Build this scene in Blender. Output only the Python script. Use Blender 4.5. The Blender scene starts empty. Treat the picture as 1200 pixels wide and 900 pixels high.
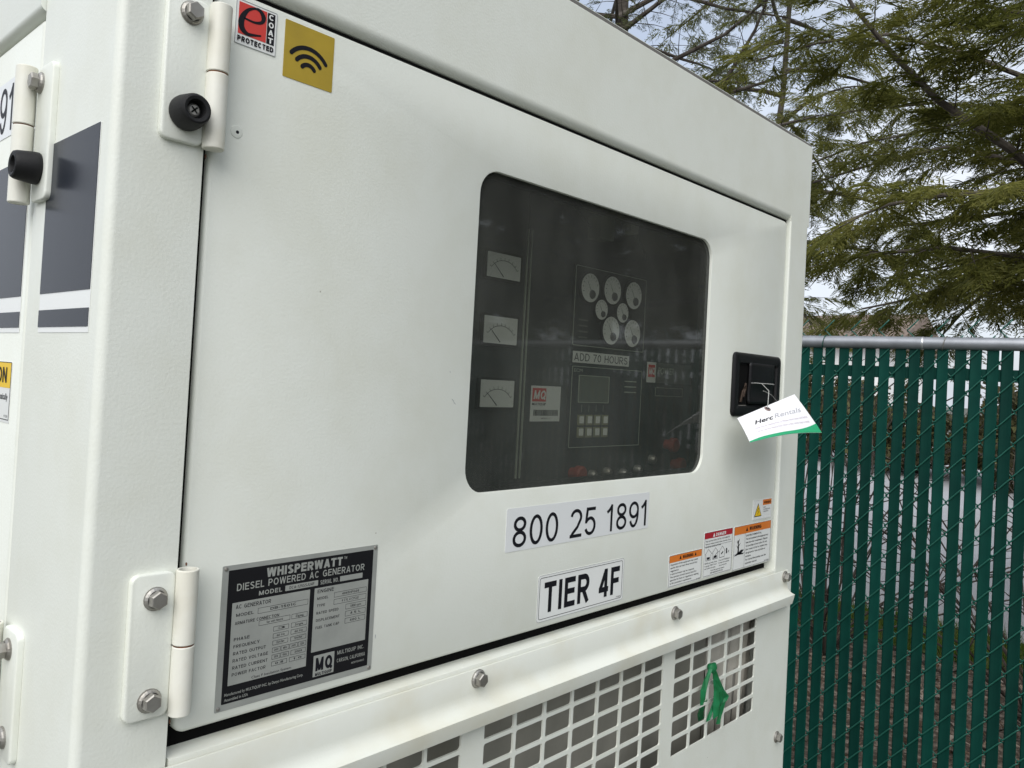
import bpy, bmesh, math, random
import numpy as np
from mathutils import Vector, Matrix

# ------------------------------------------------------------------ camera, world, sun
S = bpy.context.scene
COL = S.collection
H = 1.57                                   # camera height above the ground
CAM = Vector((-0.20424, -0.58568, H))
YAW, PITCH, ROLL, FPX = 0.819115, 0.020934, 0.05354, 934.64
cd = bpy.data.cameras.new('camera'); cam = bpy.data.objects.new('camera', cd); COL.objects.link(cam)
S.camera = cam
fw = Vector((math.sin(YAW)*math.cos(PITCH), math.cos(YAW)*math.cos(PITCH), math.sin(PITCH)))
rt = fw.cross(Vector((0, 0, 1))).normalized(); up = rt.cross(fw)
R_ = math.cos(ROLL)*rt + math.sin(ROLL)*up; U_ = -math.sin(ROLL)*rt + math.cos(ROLL)*up
m = Matrix((R_, U_, -fw)).transposed().to_4x4(); m.translation = CAM
cam.matrix_world = m
cd.sensor_width = 36; cd.lens = FPX/1200*36
cd.shift_x = -2.2/1200; cd.shift_y = -25/1200
cd.clip_start = 0.02; cd.clip_end = 600
cd.dof.use_dof = False

SUN_EL, SUN_AZ = math.radians(42), math.radians(-122)   # azimuth from +Y towards +X
w = bpy.data.worlds.new('World'); S.world = w; w.use_nodes = True
nt = w.node_tree; nt.nodes.clear()
N = nt.nodes.new; LK = nt.links.new
sky = N('ShaderNodeTexSky'); sky.sky_type = 'NISHITA'; sky.sun_disc = False
sky.sun_elevation = SUN_EL; sky.sun_rotation = SUN_AZ; sky.air_density = 1.0; sky.dust_density = 3.0
tc = N('ShaderNodeTexCoord'); mp = N('ShaderNodeMapping'); mp.inputs['Scale'].default_value = (1, 1, 1.6)
no = N('ShaderNodeTexNoise'); no.inputs['Scale'].default_value = 2.6; no.inputs['Detail'].default_value = 6
rp = N('ShaderNodeValToRGB'); rp.color_ramp.elements[0].position = .34; rp.color_ramp.elements[1].position = .56
rp.color_ramp.elements[0].color = (.45, .45, .45, 1); rp.color_ramp.elements[1].color = (1, 1, 1, 1)
mx = N('ShaderNodeMix'); mx.data_type = 'RGBA'
cl = N('ShaderNodeRGB'); cl.outputs[0].default_value = (5.65, 6.0, 6.6, 1)
bg = N('ShaderNodeBackground'); bg.inputs['Strength'].default_value = .10
wo = N('ShaderNodeOutputWorld')
LK(tc.outputs['Generated'], mp.inputs['Vector']); LK(mp.outputs['Vector'], no.inputs['Vector'])
LK(no.outputs['Fac'], rp.inputs['Fac']); LK(rp.outputs['Color'], mx.inputs['Factor'])
LK(sky.outputs['Color'], mx.inputs['A']); LK(cl.outputs[0], mx.inputs['B'])
LK(mx.outputs['Result'], bg.inputs['Color']); LK(bg.outputs['Background'], wo.inputs['Surface'])
sd = bpy.data.lights.new('sun', 'SUN'); sd.energy = 1.5; sd.angle = math.radians(55); sd.color = (1, .97, .92)
sun = bpy.data.objects.new('sun', sd); COL.objects.link(sun)
sv = Vector((math.sin(SUN_AZ)*math.cos(SUN_EL), math.cos(SUN_AZ)*math.cos(SUN_EL), math.sin(SUN_EL)))
sun.rotation_euler = sv.to_track_quat('Z', 'Y').to_euler(); sun.location = sv*30
S.view_settings.view_transform = 'Standard'; S.view_settings.look = 'None'
S.view_settings.exposure = 0.70; S.view_settings.gamma = 1.0; S.view_settings.use_curve_mapping = False
S.cycles.max_bounces = 10; S.cycles.transparent_max_bounces = 24

def ray(px, py):
    d = fw*FPX + R_*(px-602.2) + U_*(425.0-py)
    return d.normalized()
def at(px, py, dist): return CAM + ray(px, py)*dist

# ------------------------------------------------------------------ materials
MATS = {}
def mat(name, col, rough=.5, metal=0., spec=.5, bump=None, var=None, emit=None, coat=0):
    if name in MATS: return MATS[name]
    M = bpy.data.materials.new(name); M.use_nodes = True; t = M.node_tree
    b = t.nodes['Principled BSDF']
    b.inputs['Base Color'].default_value = (*col, 1); b.inputs['Roughness'].default_value = rough
    b.inputs['Metallic'].default_value = metal; b.inputs['Specular IOR Level'].default_value = spec
    b.inputs['Coat Weight'].default_value = coat
    tcn = t.nodes.new('ShaderNodeTexCoord')
    if bump:                                # (scale, strength, distance)
        n = t.nodes.new('ShaderNodeTexNoise'); n.inputs['Scale'].default_value = bump[0]; n.inputs['Detail'].default_value = 3
        t.links.new(tcn.outputs['Object'], n.inputs['Vector'])
        bn = t.nodes.new('ShaderNodeBump'); bn.inputs['Strength'].default_value = bump[1]; bn.inputs['Distance'].default_value = bump[2]
        t.links.new(n.outputs['Fac'], bn.inputs['Height']); t.links.new(bn.outputs['Normal'], b.inputs['Normal'])
    if var:                                 # (scale, colour2, low, high)
        n = t.nodes.new('ShaderNodeTexNoise'); n.inputs['Scale'].default_value = var[0]; n.inputs['Detail'].default_value = 6
        t.links.new(tcn.outputs['Object'], n.inputs['Vector'])
        r = t.nodes.new('ShaderNodeValToRGB'); r.color_ramp.elements[0].position = var[2]; r.color_ramp.elements[1].position = var[3]
        r.color_ramp.elements[0].color = (*col, 1); r.color_ramp.elements[1].color = (*var[1], 1)
        t.links.new(n.outputs['Fac'], r.inputs['Fac']); t.links.new(r.outputs['Color'], b.inputs['Base Color'])
    MATS[name] = M
    return M

def paint_material():
    M = mat('white_paint', (.77, .785, .75), .42, bump=None); t = M.node_tree; b = t.nodes['Principled BSDF']
    tcn = t.nodes.new('ShaderNodeTexCoord')
    # fine pebbled powder coat
    n1 = t.nodes.new('ShaderNodeTexNoise'); n1.inputs['Scale'].default_value = 420; n1.inputs['Detail'].default_value = 2
    n2 = t.nodes.new('ShaderNodeTexNoise'); n2.inputs['Scale'].default_value = 5; n2.inputs['Detail'].default_value = 2
    t.links.new(tcn.outputs['Object'], n1.inputs['Vector']); t.links.new(tcn.outputs['Object'], n2.inputs['Vector'])
    ad = t.nodes.new('ShaderNodeMath'); ad.operation = 'MULTIPLY_ADD'; ad.inputs[1].default_value = .5
    t.links.new(n2.outputs['Fac'], ad.inputs[0]); t.links.new(n1.outputs['Fac'], ad.inputs[2])
    bn = t.nodes.new('ShaderNodeBump'); bn.inputs['Strength'].default_value = .20; bn.inputs['Distance'].default_value = .0008
    t.links.new(ad.outputs[0], bn.inputs['Height']); t.links.new(bn.outputs['Normal'], b.inputs['Normal'])
    # faint yellowing, smudges and specks of dirt
    n3 = t.nodes.new('ShaderNodeTexNoise'); n3.inputs['Scale'].default_value = 9; n3.inputs['Detail'].default_value = 8; n3.inputs['Roughness'].default_value = .65
    mpn = t.nodes.new('ShaderNodeMapping'); mpn.inputs['Scale'].default_value = (1, 1, .8)
    t.links.new(tcn.outputs['Object'], mpn.inputs['Vector']); t.links.new(mpn.outputs['Vector'], n3.inputs['Vector'])
    r3 = t.nodes.new('ShaderNodeValToRGB'); r3.color_ramp.elements[0].position = .44; r3.color_ramp.elements[1].position = .82
    r3.color_ramp.elements[0].color = (.760, .785, .725, 1); r3.color_ramp.elements[1].color = (.69, .705, .62, 1)
    t.links.new(n3.outputs['Fac'], r3.inputs['Fac'])
    v = t.nodes.new('ShaderNodeTexVoronoi'); v.inputs['Scale'].default_value = 16
    t.links.new(tcn.outputs['Object'], v.inputs['Vector'])
    r4 = t.nodes.new('ShaderNodeValToRGB'); r4.color_ramp.elements[0].position = .005; r4.color_ramp.elements[1].position = .015
    r4.color_ramp.elements[0].color = (.45, .43, .38, 1); r4.color_ramp.elements[1].color = (1, 1, 1, 1)
    t.links.new(v.outputs['Distance'], r4.inputs['Fac'])
    mm = t.nodes.new('ShaderNodeMix'); mm.data_type = 'RGBA'; mm.blend_type = 'MULTIPLY'; mm.inputs['Factor'].default_value = 1
    t.links.new(r3.outputs['Color'], mm.inputs['A']); t.links.new(r4.outputs['Color'], mm.inputs['B'])
    t.links.new(mm.outputs['Result'], b.inputs['Base Color'])
    return M
PAINT = paint_material()
DUSTY = mat('dusty_white_paint', (.745, .765, .70), .5, bump=(420, .16, .0006), var=(13, (.66, .64, .52), .44, .78))
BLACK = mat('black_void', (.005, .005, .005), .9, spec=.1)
SKYLIT = mat('sky_lit_paint', (.76, .755, .68), .42, bump=(420, .2, .0006), var=(30, (.70, .68, .58), .45, .75))  # white barrel paint with the creamy light of the bright sky in its colour
RUBBER = mat('black_rubber', (.011, .011, .012), .55, spec=.3, bump=(500, .25, .0006))
PLASTIC = mat('black_plastic', (.008, .008, .009), .38, spec=.3, bump=(300, .15, .0005))
STEEL = mat('zinc_steel', (.40, .39, .365), .46, .75, var=(60, (.28, .26, .23), .4, .7), bump=(300, .15, .0006))
RUST = mat('rust', (.20, .075, .028), .85, var=(90, (.10, .05, .03), .4, .6))
VINYL = mat('charcoal_vinyl', (.024, .028, .037), .20, spec=.10)
STICKER = mat('white_vinyl', (.80, .815, .80), .35)
CLEARST = mat('clear_label', (.765, .785, .79), .3)
INK = mat('black_ink', (.010, .010, .014), .5, spec=.2)
PLATE = mat('nameplate_aluminium', (.40, .415, .39), .45, .25, var=(40, (.34, .355, .335), .4, .7))
PLATEBLK = mat('nameplate_black', (.010, .010, .012), .5, spec=.2)
ORANGE = mat('warning_orange', (.72, .20, .03), .4)
DRED = mat('danger_red', (.42, .02, .035), .4)
YEL = mat('caution_yellow', (.85, .56, .02), .4)
OCHRE = mat('ochre_label', (.44, .31, .03), .45, var=(30, (.38, .27, .03), .4, .65))
RED = mat('red_ink', (.62, .05, .04), .45)
PANEL = mat('panel_dark_grey', (.030, .034, .034), .55, bump=(120, .2, .0006))
EDGEL = mat('panel_edge', (.36, .40, .32), .5)
DIAL = mat('dial_cream', (.74, .75, .70), .5)
DIALDK = mat('dial_hub', (.10, .10, .10), .6)
REDPL = mat('red_plastic', (.26, .04, .025), .5)
SCREEN = mat('lcd_screen', (.11, .125, .10), .3)
INNER = mat('cabinet_inside', (.05, .055, .055), .8)
BAFFLE = mat('baffle_grey', (.30, .29, .25), .85, var=(14, (.23, .225, .195), .35, .65), bump=(40, .3, .004))
FOIL = mat('insulation_liner', (.50, .48, .43), .8, var=(20, (.36, .35, .31), .4, .65))
TAGW = mat('tag_card', (.86, .86, .88), .5)
TAGG = mat('tag_green', (.02, .36, .16), .5)
RIBBON = mat('green_ribbon', (.010, .13, .042), .42, spec=.3, var=(60, (.018, .21, .085), .4, .7))
STRING = mat('thin_wire', (.5, .5, .48), .4)
GREY_INK = mat('grey_ink', (.42, .42, .46), .5)
SLAT = mat('green_slat', (.0012, .032, .025), .6, spec=.12, var=(11, (.002, .045, .033), .35, .7))
WIREM = mat('green_wire', (.008, .085, .060), .35)
GALV = mat('galvanised_pipe', (.34, .355, .38), .45, .6, var=(24, (.27, .28, .30), .35, .7), bump=(200, .15, .0008))

def glass_material():
    M = bpy.data.materials.new('tinted_acrylic'); M.use_nodes = True; t = M.node_tree; t.nodes.clear()
    o = t.nodes.new('ShaderNodeOutputMaterial'); tr = t.nodes.new('ShaderNodeBsdfTransparent'); tr.inputs[0].default_value = (.755, .765, .745, 1)
    gl = t.nodes.new('ShaderNodeBsdfGlossy'); gl.inputs['Roughness'].default_value = .03; gl.inputs[0].default_value = (.9, .92, .9, 1)
    df = t.nodes.new('ShaderNodeBsdfDiffuse'); df.inputs[0].default_value = (.36, .37, .34, 1)
    fr = t.nodes.new('ShaderNodeFresnel'); fr.inputs[0].default_value = 1.45
    tcn = t.nodes.new('ShaderNodeTexCoord'); n = t.nodes.new('ShaderNodeTexNoise'); n.inputs['Scale'].default_value = 7; n.inputs['Detail'].default_value = 7
    mpn = t.nodes.new('ShaderNodeMapping'); mpn.inputs['Scale'].default_value = (1.6, 1, .8)
    t.links.new(tcn.outputs['Object'], mpn.inputs[0]); t.links.new(mpn.outputs[0], n.inputs['Vector'])
    r = t.nodes.new('ShaderNodeMapRange'); r.inputs[1].default_value = .3; r.inputs[2].default_value = .75; r.inputs[3].default_value = .035; r.inputs[4].default_value = .12
    t.links.new(n.outputs['Fac'], r.inputs[0])
    m1 = t.nodes.new('ShaderNodeMixShader'); m2 = t.nodes.new('ShaderNodeMixShader')
    t.links.new(r.outputs[0], m1.inputs[0]); t.links.new(tr.outputs[0], m1.inputs[1]); t.links.new(df.outputs[0], m1.inputs[2])
    gm = t.nodes.new('ShaderNodeNewGeometry'); iv = t.nodes.new('ShaderNodeMath'); iv.operation = 'SUBTRACT'; iv.inputs[0].default_value = 1
    mu = t.nodes.new('ShaderNodeMath'); mu.operation = 'MULTIPLY'
    t.links.new(gm.outputs['Backfacing'], iv.inputs[1]); t.links.new(iv.outputs[0], mu.inputs[0]); t.links.new(fr.outputs[0], mu.inputs[1])
    t.links.new(mu.outputs[0], m2.inputs[0]); t.links.new(m1.outputs[0], m2.inputs[1]); t.links.new(gl.outputs[0], m2.inputs[2])
    t.links.new(m2.outputs[0], o.inputs[0])
    return M
GLASS = glass_material()

def leaf_material(name, a, b, c, transl=.35, scale=1.3):
    M = bpy.data.materials.new(name); M.use_nodes = True; t = M.node_tree; t.nodes.clear()
    o = t.nodes.new('ShaderNodeOutputMaterial'); g = t.nodes.new('ShaderNodeNewGeometry'); tcn = t.nodes.new('ShaderNodeTexCoord')
    n = t.nodes.new('ShaderNodeTexNoise'); n.inputs['Scale'].default_value = scale; n.inputs['Detail'].default_value = 4
    t.links.new(tcn.outputs['Object'], n.inputs['Vector'])
    ad = t.nodes.new('ShaderNodeMath'); ad.operation = 'MULTIPLY_ADD'; ad.inputs[1].default_value = .38; ad.inputs[2].default_value = -.19
    t.links.new(g.outputs['Random Per Island'], ad.inputs[0])
    sm = t.nodes.new('ShaderNodeMath'); sm.operation = 'ADD'; t.links.new(ad.outputs[0], sm.inputs[0]); t.links.new(n.outputs['Fac'], sm.inputs[1])
    r = t.nodes.new('ShaderNodeValToRGB'); e = r.color_ramp.elements
    e[0].position = .30; e[0].color = (*a, 1); e[1].position = .72; e[1].color = (*c, 1); k = e.new(.5); k.color = (*b, 1)
    t.links.new(sm.outputs[0], r.inputs[0])
    p = t.nodes.new('ShaderNodeBsdfPrincipled'); p.inputs['Roughness'].default_value = .5; p.inputs['Specular IOR Level'].default_value = .3
    tl = t.nodes.new('ShaderNodeBsdfTranslucent'); mxn = t.nodes.new('ShaderNodeMixShader'); mxn.inputs[0].default_value = transl
    t.links.new(r.outputs[0], p.inputs['Base Color']); t.links.new(r.outputs[0], tl.inputs[0])
    t.links.new(p.outputs[0], mxn.inputs[1]); t.links.new(tl.outputs[0], mxn.inputs[2]); t.links.new(mxn.outputs[0], o.inputs[0])
    return M
LEAF = leaf_material('hemlock_foliage', (.100, .112, .022), (.180, .188, .042), (.29, .28, .075), .6)
LEAF2 = leaf_material('pine_foliage', (.065, .082, .028), (.12, .135, .05), (.19, .195, .085))
SHRUB = leaf_material('shrub_foliage', (.035, .032, .016), (.075, .066, .028), (.13, .125, .045), .25, 1.6)
BARK = mat('bark', (.060, .048, .040), .9, var=(9, (.12, .105, .09), .4, .65), bump=(30, .6, .01))
TWIG = mat('twig_bark', (.050, .038, .030), .85, var=(14, (.10, .085, .07), .4, .65))
GRASSM = leaf_material('grass_blades', (.06, .10, .012), (.10, .15, .02), (.16, .19, .04), .3, 3)

_t = SLAT.node_tree; _oi = _t.nodes.new('ShaderNodeObjectInfo'); _h = _t.nodes.new('ShaderNodeHueSaturation')
_mr = _t.nodes.new('ShaderNodeMapRange'); _mr.inputs[3].default_value = .72; _mr.inputs[4].default_value = 1.35
_src = _t.nodes['Principled BSDF'].inputs['Base Color'].links[0].from_socket
_t.links.new(_oi.outputs['Random'], _mr.inputs[0]); _t.links.new(_mr.outputs[0], _h.inputs['Value']); _t.links.new(_src, _h.inputs['Color']); _t.links.new(_h.outputs[0], _t.nodes['Principled BSDF'].inputs['Base Color'])

# ------------------------------------------------------------------ mesh helpers
def empty(name, loc, label, cat, group=None):
    o = bpy.data.objects.new(name, None); COL.objects.link(o); o.location = loc; o.empty_display_size = .1
    o['label'] = label; o['category'] = cat
    if group: o['group'] = group
    return o
BASE = {}
def link(name, me, material, parent=None, smooth=False):
    if material: me.materials.append(material)
    o = bpy.data.objects.new(name, me); COL.objects.link(o)
    if parent is not None:
        o.parent = parent
        q = parent; off = Vector((0, 0, 0))
        while q is not None: off += q.location; q = q.parent
        o.matrix_parent_inverse = Matrix.Translation(-off) if parent.parent is None else Matrix.Identity(4)
    if smooth:
        for p in me.polygons: p.use_smooth = True
    return o
class MB:
    def __init__(s): s.v = []; s.f = []
    def add(s, vs, fs):
        k = len(s.v); s.v += [tuple(v) for v in vs]; s.f += [tuple(i+k for i in f) for f in fs]; return s
    def box(s, x0, x1, y0, y1, z0, z1):
        return s.add([(x, y, z) for z in (z0, z1) for y in (y0, y1) for x in (x0, x1)],
                     [(0, 2, 3, 1), (4, 5, 7, 6), (0, 1, 5, 4), (2, 6, 7, 3), (0, 4, 6, 2), (1, 3, 7, 5)])
    def loft(s, loops, cap0=True, cap1=True, closed=True):
        n = len(loops[0]); k = len(s.v)
        for L in loops: s.v += [tuple(p) for p in L]
        for i in range(len(loops)-1):
            for j in range(n if closed else n-1):
                a = k+i*n+j; b = k+i*n+(j+1) % n
                s.f.append((a, b, b+n, a+n))
        if cap0: s.f.append(tuple(k+j for j in reversed(range(n))))
        if cap1: s.f.append(tuple(k+(len(loops)-1)*n+j for j in range(n)))
        return s
    def lathe(s, c, axis, prof, n=24, cap0=True, cap1=True, phase=0):   # prof: [(dist along axis, radius)]
        a = Vector(axis).normalized(); t = Vector((0, 0, 1)) if abs(a.z) < .9 else Vector((1, 0, 0))
        u = a.cross(t).normalized(); v = a.cross(u); c = Vector(c)
        return s.loft([[c+a*d+(u*math.cos(phase+2*math.pi*j/n)+v*math.sin(phase+2*math.pi*j/n))*r for j in range(n)] for d, r in prof], cap0, cap1)
    def tube(s, pts, rad, n=6):
        pts = [Vector(p) for p in pts]; loops = []
        for i, p in enumerate(pts):
            d = (pts[min(i+1, len(pts)-1)]-pts[max(i-1, 0)]).normalized()
            t = Vector((0, 0, 1)) if abs(d.z) < .9 else Vector((1, 0, 0))
            u = d.cross(t).normalized(); v = d.cross(u); r = rad[i] if isinstance(rad, (list, tuple)) else rad
            loops.append([p+(u*math.cos(2*math.pi*j/n)+v*math.sin(2*math.pi*j/n))*r for j in range(n)])
        return s.loft(loops)
    def mesh(s, name):
        me = bpy.data.meshes.new(name); me.from_pydata(s.v, [], s.f); me.update()
        bm = bmesh.new(); bm.from_mesh(me); bmesh.ops.recalc_face_normals(bm, faces=bm.faces); bm.to_mesh(me); bm.free()
        return me
    def build(s, name, material, parent=None, smooth=False, bevel=0, seg=2, recalc=True):
        me = s.mesh(name)
        if bevel:
            bm = bmesh.new(); bm.from_mesh(me)
            bmesh.ops.remove_doubles(bm, verts=bm.verts, dist=1e-6)
            es = [e for e in bm.edges if len(e.link_faces) == 2 and e.calc_face_angle(0) > .5]
            bmesh.ops.bevel(bm, geom=es, offset=bevel, segments=seg, affect='EDGES', profile=.5)
            bm.to_mesh(me); bm.free()
        o = link(name, me, material, parent)
        if smooth or bevel:
            for p in me.polygons: p.use_smooth = True
            me.set_sharp_from_angle(angle=math.radians(38))
        return o
def rrect(x0, x1, z0, z1, r, n=6):
    out = []
    for cx, cz, a0 in ((x1-r, z1-r, 0), (x0+r, z1-r, 90), (x0+r, z0+r, 180), (x1-r, z0+r, 270)):
        for i in range(n+1):
            a = math.radians(a0+90*i/n); out.append((cx+r*math.cos(a), cz+r*math.sin(a)))
    return out
def FR(x, d, z): return (x, -d, H+z)             # point on the front, d metres out from the door plane
def SD(y, d, z): return (-d, y, H+z)             # point on the left flank, d metres out
_last = [None]
def plate(x0, x1, z0, z1, d0, d1, r=.002, n=4, F=FR, mb=None):
    mb = mb or MB(); L = rrect(x0, x1, z0, z1, r, n)
    return mb.loft([[F(x, d0, z) for x, z in L], [F(x, d1, z) for x, z in L]])
def ring(x0, x1, z0, z1, wdt, d0, d1, r=.003, F=FR, n=4, mb=None):
    mb = mb or MB(); A = rrect(x0, x1, z0, z1, r, n); B = rrect(x0+wdt, x1-wdt, z0+wdt, z1-wdt, max(r-wdt, .0004), n)
    lo = [[F(x, d0, z) for x, z in A], [F(x, d1, z) for x, z in A], [F(x, d1, z) for x, z in B], [F(x, d0, z) for x, z in B], [F(x, d0, z) for x, z in A]]
    return mb.loft(lo, False, False)
# ------------------------------------------------------------------ lettering
def text_verts(s, bold=0, shear=0, spacing=1):
    cu = bpy.data.curves.new('t', 'FONT'); cu.body = s; cu.size = 1; cu.offset = bold; cu.shear = shear; cu.space_character = spacing
    cu.resolution_u = 4; cu.fill_mode = 'FRONT'
    ob = bpy.data.objects.new('t', cu); COL.objects.link(ob)
    me = bpy.data.meshes.new_from_object(ob.evaluated_get(bpy.context.evaluated_depsgraph_get()))
    vs = [(v.co.x, v.co.y) for v in me.vertices]; fs = [tuple(p.vertices) for p in me.polygons]
    bpy.data.objects.remove(ob); bpy.data.curves.remove(cu); bpy.data.meshes.remove(me)
    return vs, fs
def text(mb, s, x0, x1, z0, z1, d, F=FR, bold=0, shear=0, spacing=1, ref=None, mapf=None):
    """fit text s into the box x0..x1 (x1 None: keep natural width for the height), baseline box z0..z1"""
    vs, fs = text_verts(s, bold, shear, spacing)
    if not vs: return mb
    ax = min(v[0] for v in vs); bx = max(v[0] for v in vs)
    if ref: ay, by = ref
    else: ay = min(v[1] for v in vs); by = max(v[1] for v in vs)
    sz = (z1-z0)/(by-ay); sx = sz if x1 is None else (x1-x0)/(bx-ax)
    P = [(x0+(v[0]-ax)*sx, z0+(v[1]-ay)*sz) for v in vs]
    if mapf: return mb.add([mapf(x, z) for x, z in P], fs)
    return mb.add([F(x, d, z) for x, z in P], fs)
def arc(cx, cy, rx, ry, a0, a1, n=18):
    return [(cx+rx*math.cos(math.radians(a0+(a1-a0)*i/n)), cy+ry*math.sin(math.radians(a0+(a1-a0)*i/n))) for i in range(n+1)]
def glyph(c, t):
    """strokes and width of a plain grotesque capital or figure, cap height 1"""
    w = {'I': t, '1': .42, 'M': .86, 'W': 1.02, '.': t, ',': t, '-': .34, ' ': .32, 'O': .80, 'Q': .80, 'G': .78, 'C': .74, 'D': .72, 'A': .76, 'V': .74,
         'E': .62, 'F': .58, 'L': .56, 'T': .66, 'S': .66, 'R': .70, 'P': .66, 'B': .68, 'H': .70, 'N': .72, 'U': .70, 'Y': .72, 'K': .72, 'X': .7, 'Z': .64, 'J': .5}.get(c, .60)
    h = t/2; l, r, lo, hi, m = h, w-h, h, 1-h, w/2
    if c == 'I': S_ = [[(m, 0), (m, 1)]]
    elif c == 'T': S_ = [[(m, 0), (m, 1)], [(0, hi), (w, hi)]]
    elif c == 'E': S_ = [[(l, 0), (l, 1)], [(l, hi), (w, hi)], [(l, .53), (w*.94, .53)], [(l, lo), (w, lo)]]
    elif c == 'F': S_ = [[(l, 0), (l, 1)], [(l, hi), (w, hi)], [(l, .50), (w*.92, .50)]]
    elif c == 'L': S_ = [[(l, 0), (l, 1)], [(l, lo), (w, lo)]]
    elif c == 'H': S_ = [[(l, 0), (l, 1)], [(r, 0), (r, 1)], [(l, .52), (r, .52)]]
    elif c == 'N': S_ = [[(l, 0), (l, 1)], [(r, 0), (r, 1)], [(l, 1-h*.4), (r, h*.4)]]
    elif c == 'M': S_ = [[(l, 0), (l, 1)], [(r, 0), (r, 1)], [(l, 1-h*.3), (m, .06)], [(r, 1-h*.3), (m, .06)]]
    elif c == 'W': S_ = [[(h*.9, 1), (w*.26, 0)], [(w*.26, 0), (m, 1)], [(m, 1), (w*.74, 0)], [(w*.74, 0), (w-h*.9, 1)]]
    elif c == 'V': S_ = [[(h, 1), (m, 0)], [(w-h, 1), (m, 0)]]
    elif c == 'A': S_ = [[(h, 0), (m, 1)], [(w-h, 0), (m, 1)], [(w*.2, .28), (w*.8, .28)]]
    elif c == 'X': S_ = [[(h, 0), (w-h, 1)], [(h, 1), (w-h, 0)]]
    elif c == 'Y': S_ = [[(h, 1), (m, .42)], [(w-h, 1), (m, .42)], [(m, 0), (m, .45)]]
    elif c == 'K': S_ = [[(l, 0), (l, 1)], [(l, .38), (w-h, 1)], [(w*.36, .54), (w-h, 0)]]
    elif c == 'Z': S_ = [[(0, hi), (w, hi)], [(0, lo), (w, lo)], [(h, lo), (w-h, hi)]]
    elif c == 'J': S_ = [[(r, 1), (r, .3)]+arc(m, .28, m-h, .28-h, 0, -180)]
    elif c in 'PRB':
        y = {'P': .46, 'R': .47, 'B': .52}[c]; q = (1-y)/2+h/2
        cy = (hi+y)/2; ry = (hi-y)/2; cx = w-h-ry*1.0*(1 if c != 'B' else 1.1)
        S_ = [[(l, 0), (l, 1)], [(l, hi), (cx, hi)]+arc(cx, cy, w-h-cx, ry, 90, -90, 12)+[(l, y)]]
        if c == 'R': S_.append([(w*.48, y), (w-h*.9, 0)])
        if c == 'B': cy2 = (y+lo)/2; ry2 = (y-lo)/2; S_.append([(cx, y)]+arc(cx, cy2, w-h-cx, ry2, 90, -90, 12)+[(l, lo)])
    elif c == 'D': cx = w*.42; S_ = [[(l, 0), (l, 1)], [(l, hi), (cx, hi)]+arc(cx, .5, w-h-cx, .5-h, 90, -90)+[(l, lo)]]
    elif c in 'OQ':
        S_ = [arc(m, .5, m-h, .5-h, 0, 360, 28)]
        if c == 'Q': S_.append([(m*1.15, .28), (w*.98, .0)])
    elif c == 'C': S_ = [arc(m, .5, m-h, .5-h, 42, 318, 24)]
    elif c == 'G': S_ = [arc(m, .5, m-h, .5-h, 42, 330, 24), [(r, .08), (r, .48)], [(m, .46), (w, .46)]]
    elif c == 'U': S_ = [[(l, 1), (l, .34)]+arc(m, .34, m-h, .34-h, 180, 360)+[(r, .34), (r, 1)]]
    elif c == 'S': S_ = [arc(m, .74, (m-h)*.94, .26-h, 25, 262, 16)+arc(m, .265, m-h, .265-h, 82, -158, 18)]
    elif c == '0': S_ = [arc(m, .5, m-h, .5-h, 0, 360, 28)]
    elif c == '1': S_ = [[(w*.66, 0), (w*.66, 1)], [(w*.66, .94), (w*.36, .80), (w*.06, .72)]]
    elif c == '2': S_ = [arc(m, .71, m-h, .29-h, 172, -28, 16)+[(w*.62, .36), (w*.24, .16), (h*1.1, lo)], [(0, lo), (w, lo)]]
    elif c == '3': S_ = [arc(m, .745, (m-h)*.92, .255-h, 160, -80, 14), arc(m, .275, m-h, .275-h, 80, -160, 14)]
    elif c == '4': S_ = [[(w*.72, 0), (w*.72, 1)], [(0, .27), (w, .27)], [(h*.8, .27), (w*.70, .97)]]
    elif c == '5': S_ = [[(w*.20, hi), (w*.95, hi)], [(w*.24, 1), (w*.13, .44)], arc(m, .335, m-h, .335-h, 140, -160, 20)]
    elif c == '6': S_ = [arc(m, .32, m-h, .32-h, 0, 360, 22), arc(m, .45, m-h, .55-h, 190, 40, 16)]
    elif c == '7': S_ = [[(0, hi), (w, hi)], [(r, hi), (w*.55, .5), (w*.32, 0)]]
    elif c == '8': S_ = [arc(m, .752, (m-h)*.90, .248-h, 0, 360, 24), arc(m, .272, m-h, .272-h, 0, 360, 24)]
    elif c == '9': S_ = [arc(m, .675, m-h, .325-h, 0, 360, 24), arc(m, .55, m-h, .55-h, 12, -145, 18)]
    elif c == '.': S_ = [[(m, 0), (m, t)]]
    elif c == ',': S_ = [[(m, t), (m*.6, -t)]]
    elif c == '-': S_ = [[(0, .38), (w, .38)]]
    else: S_ = []
    return S_, w
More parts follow.
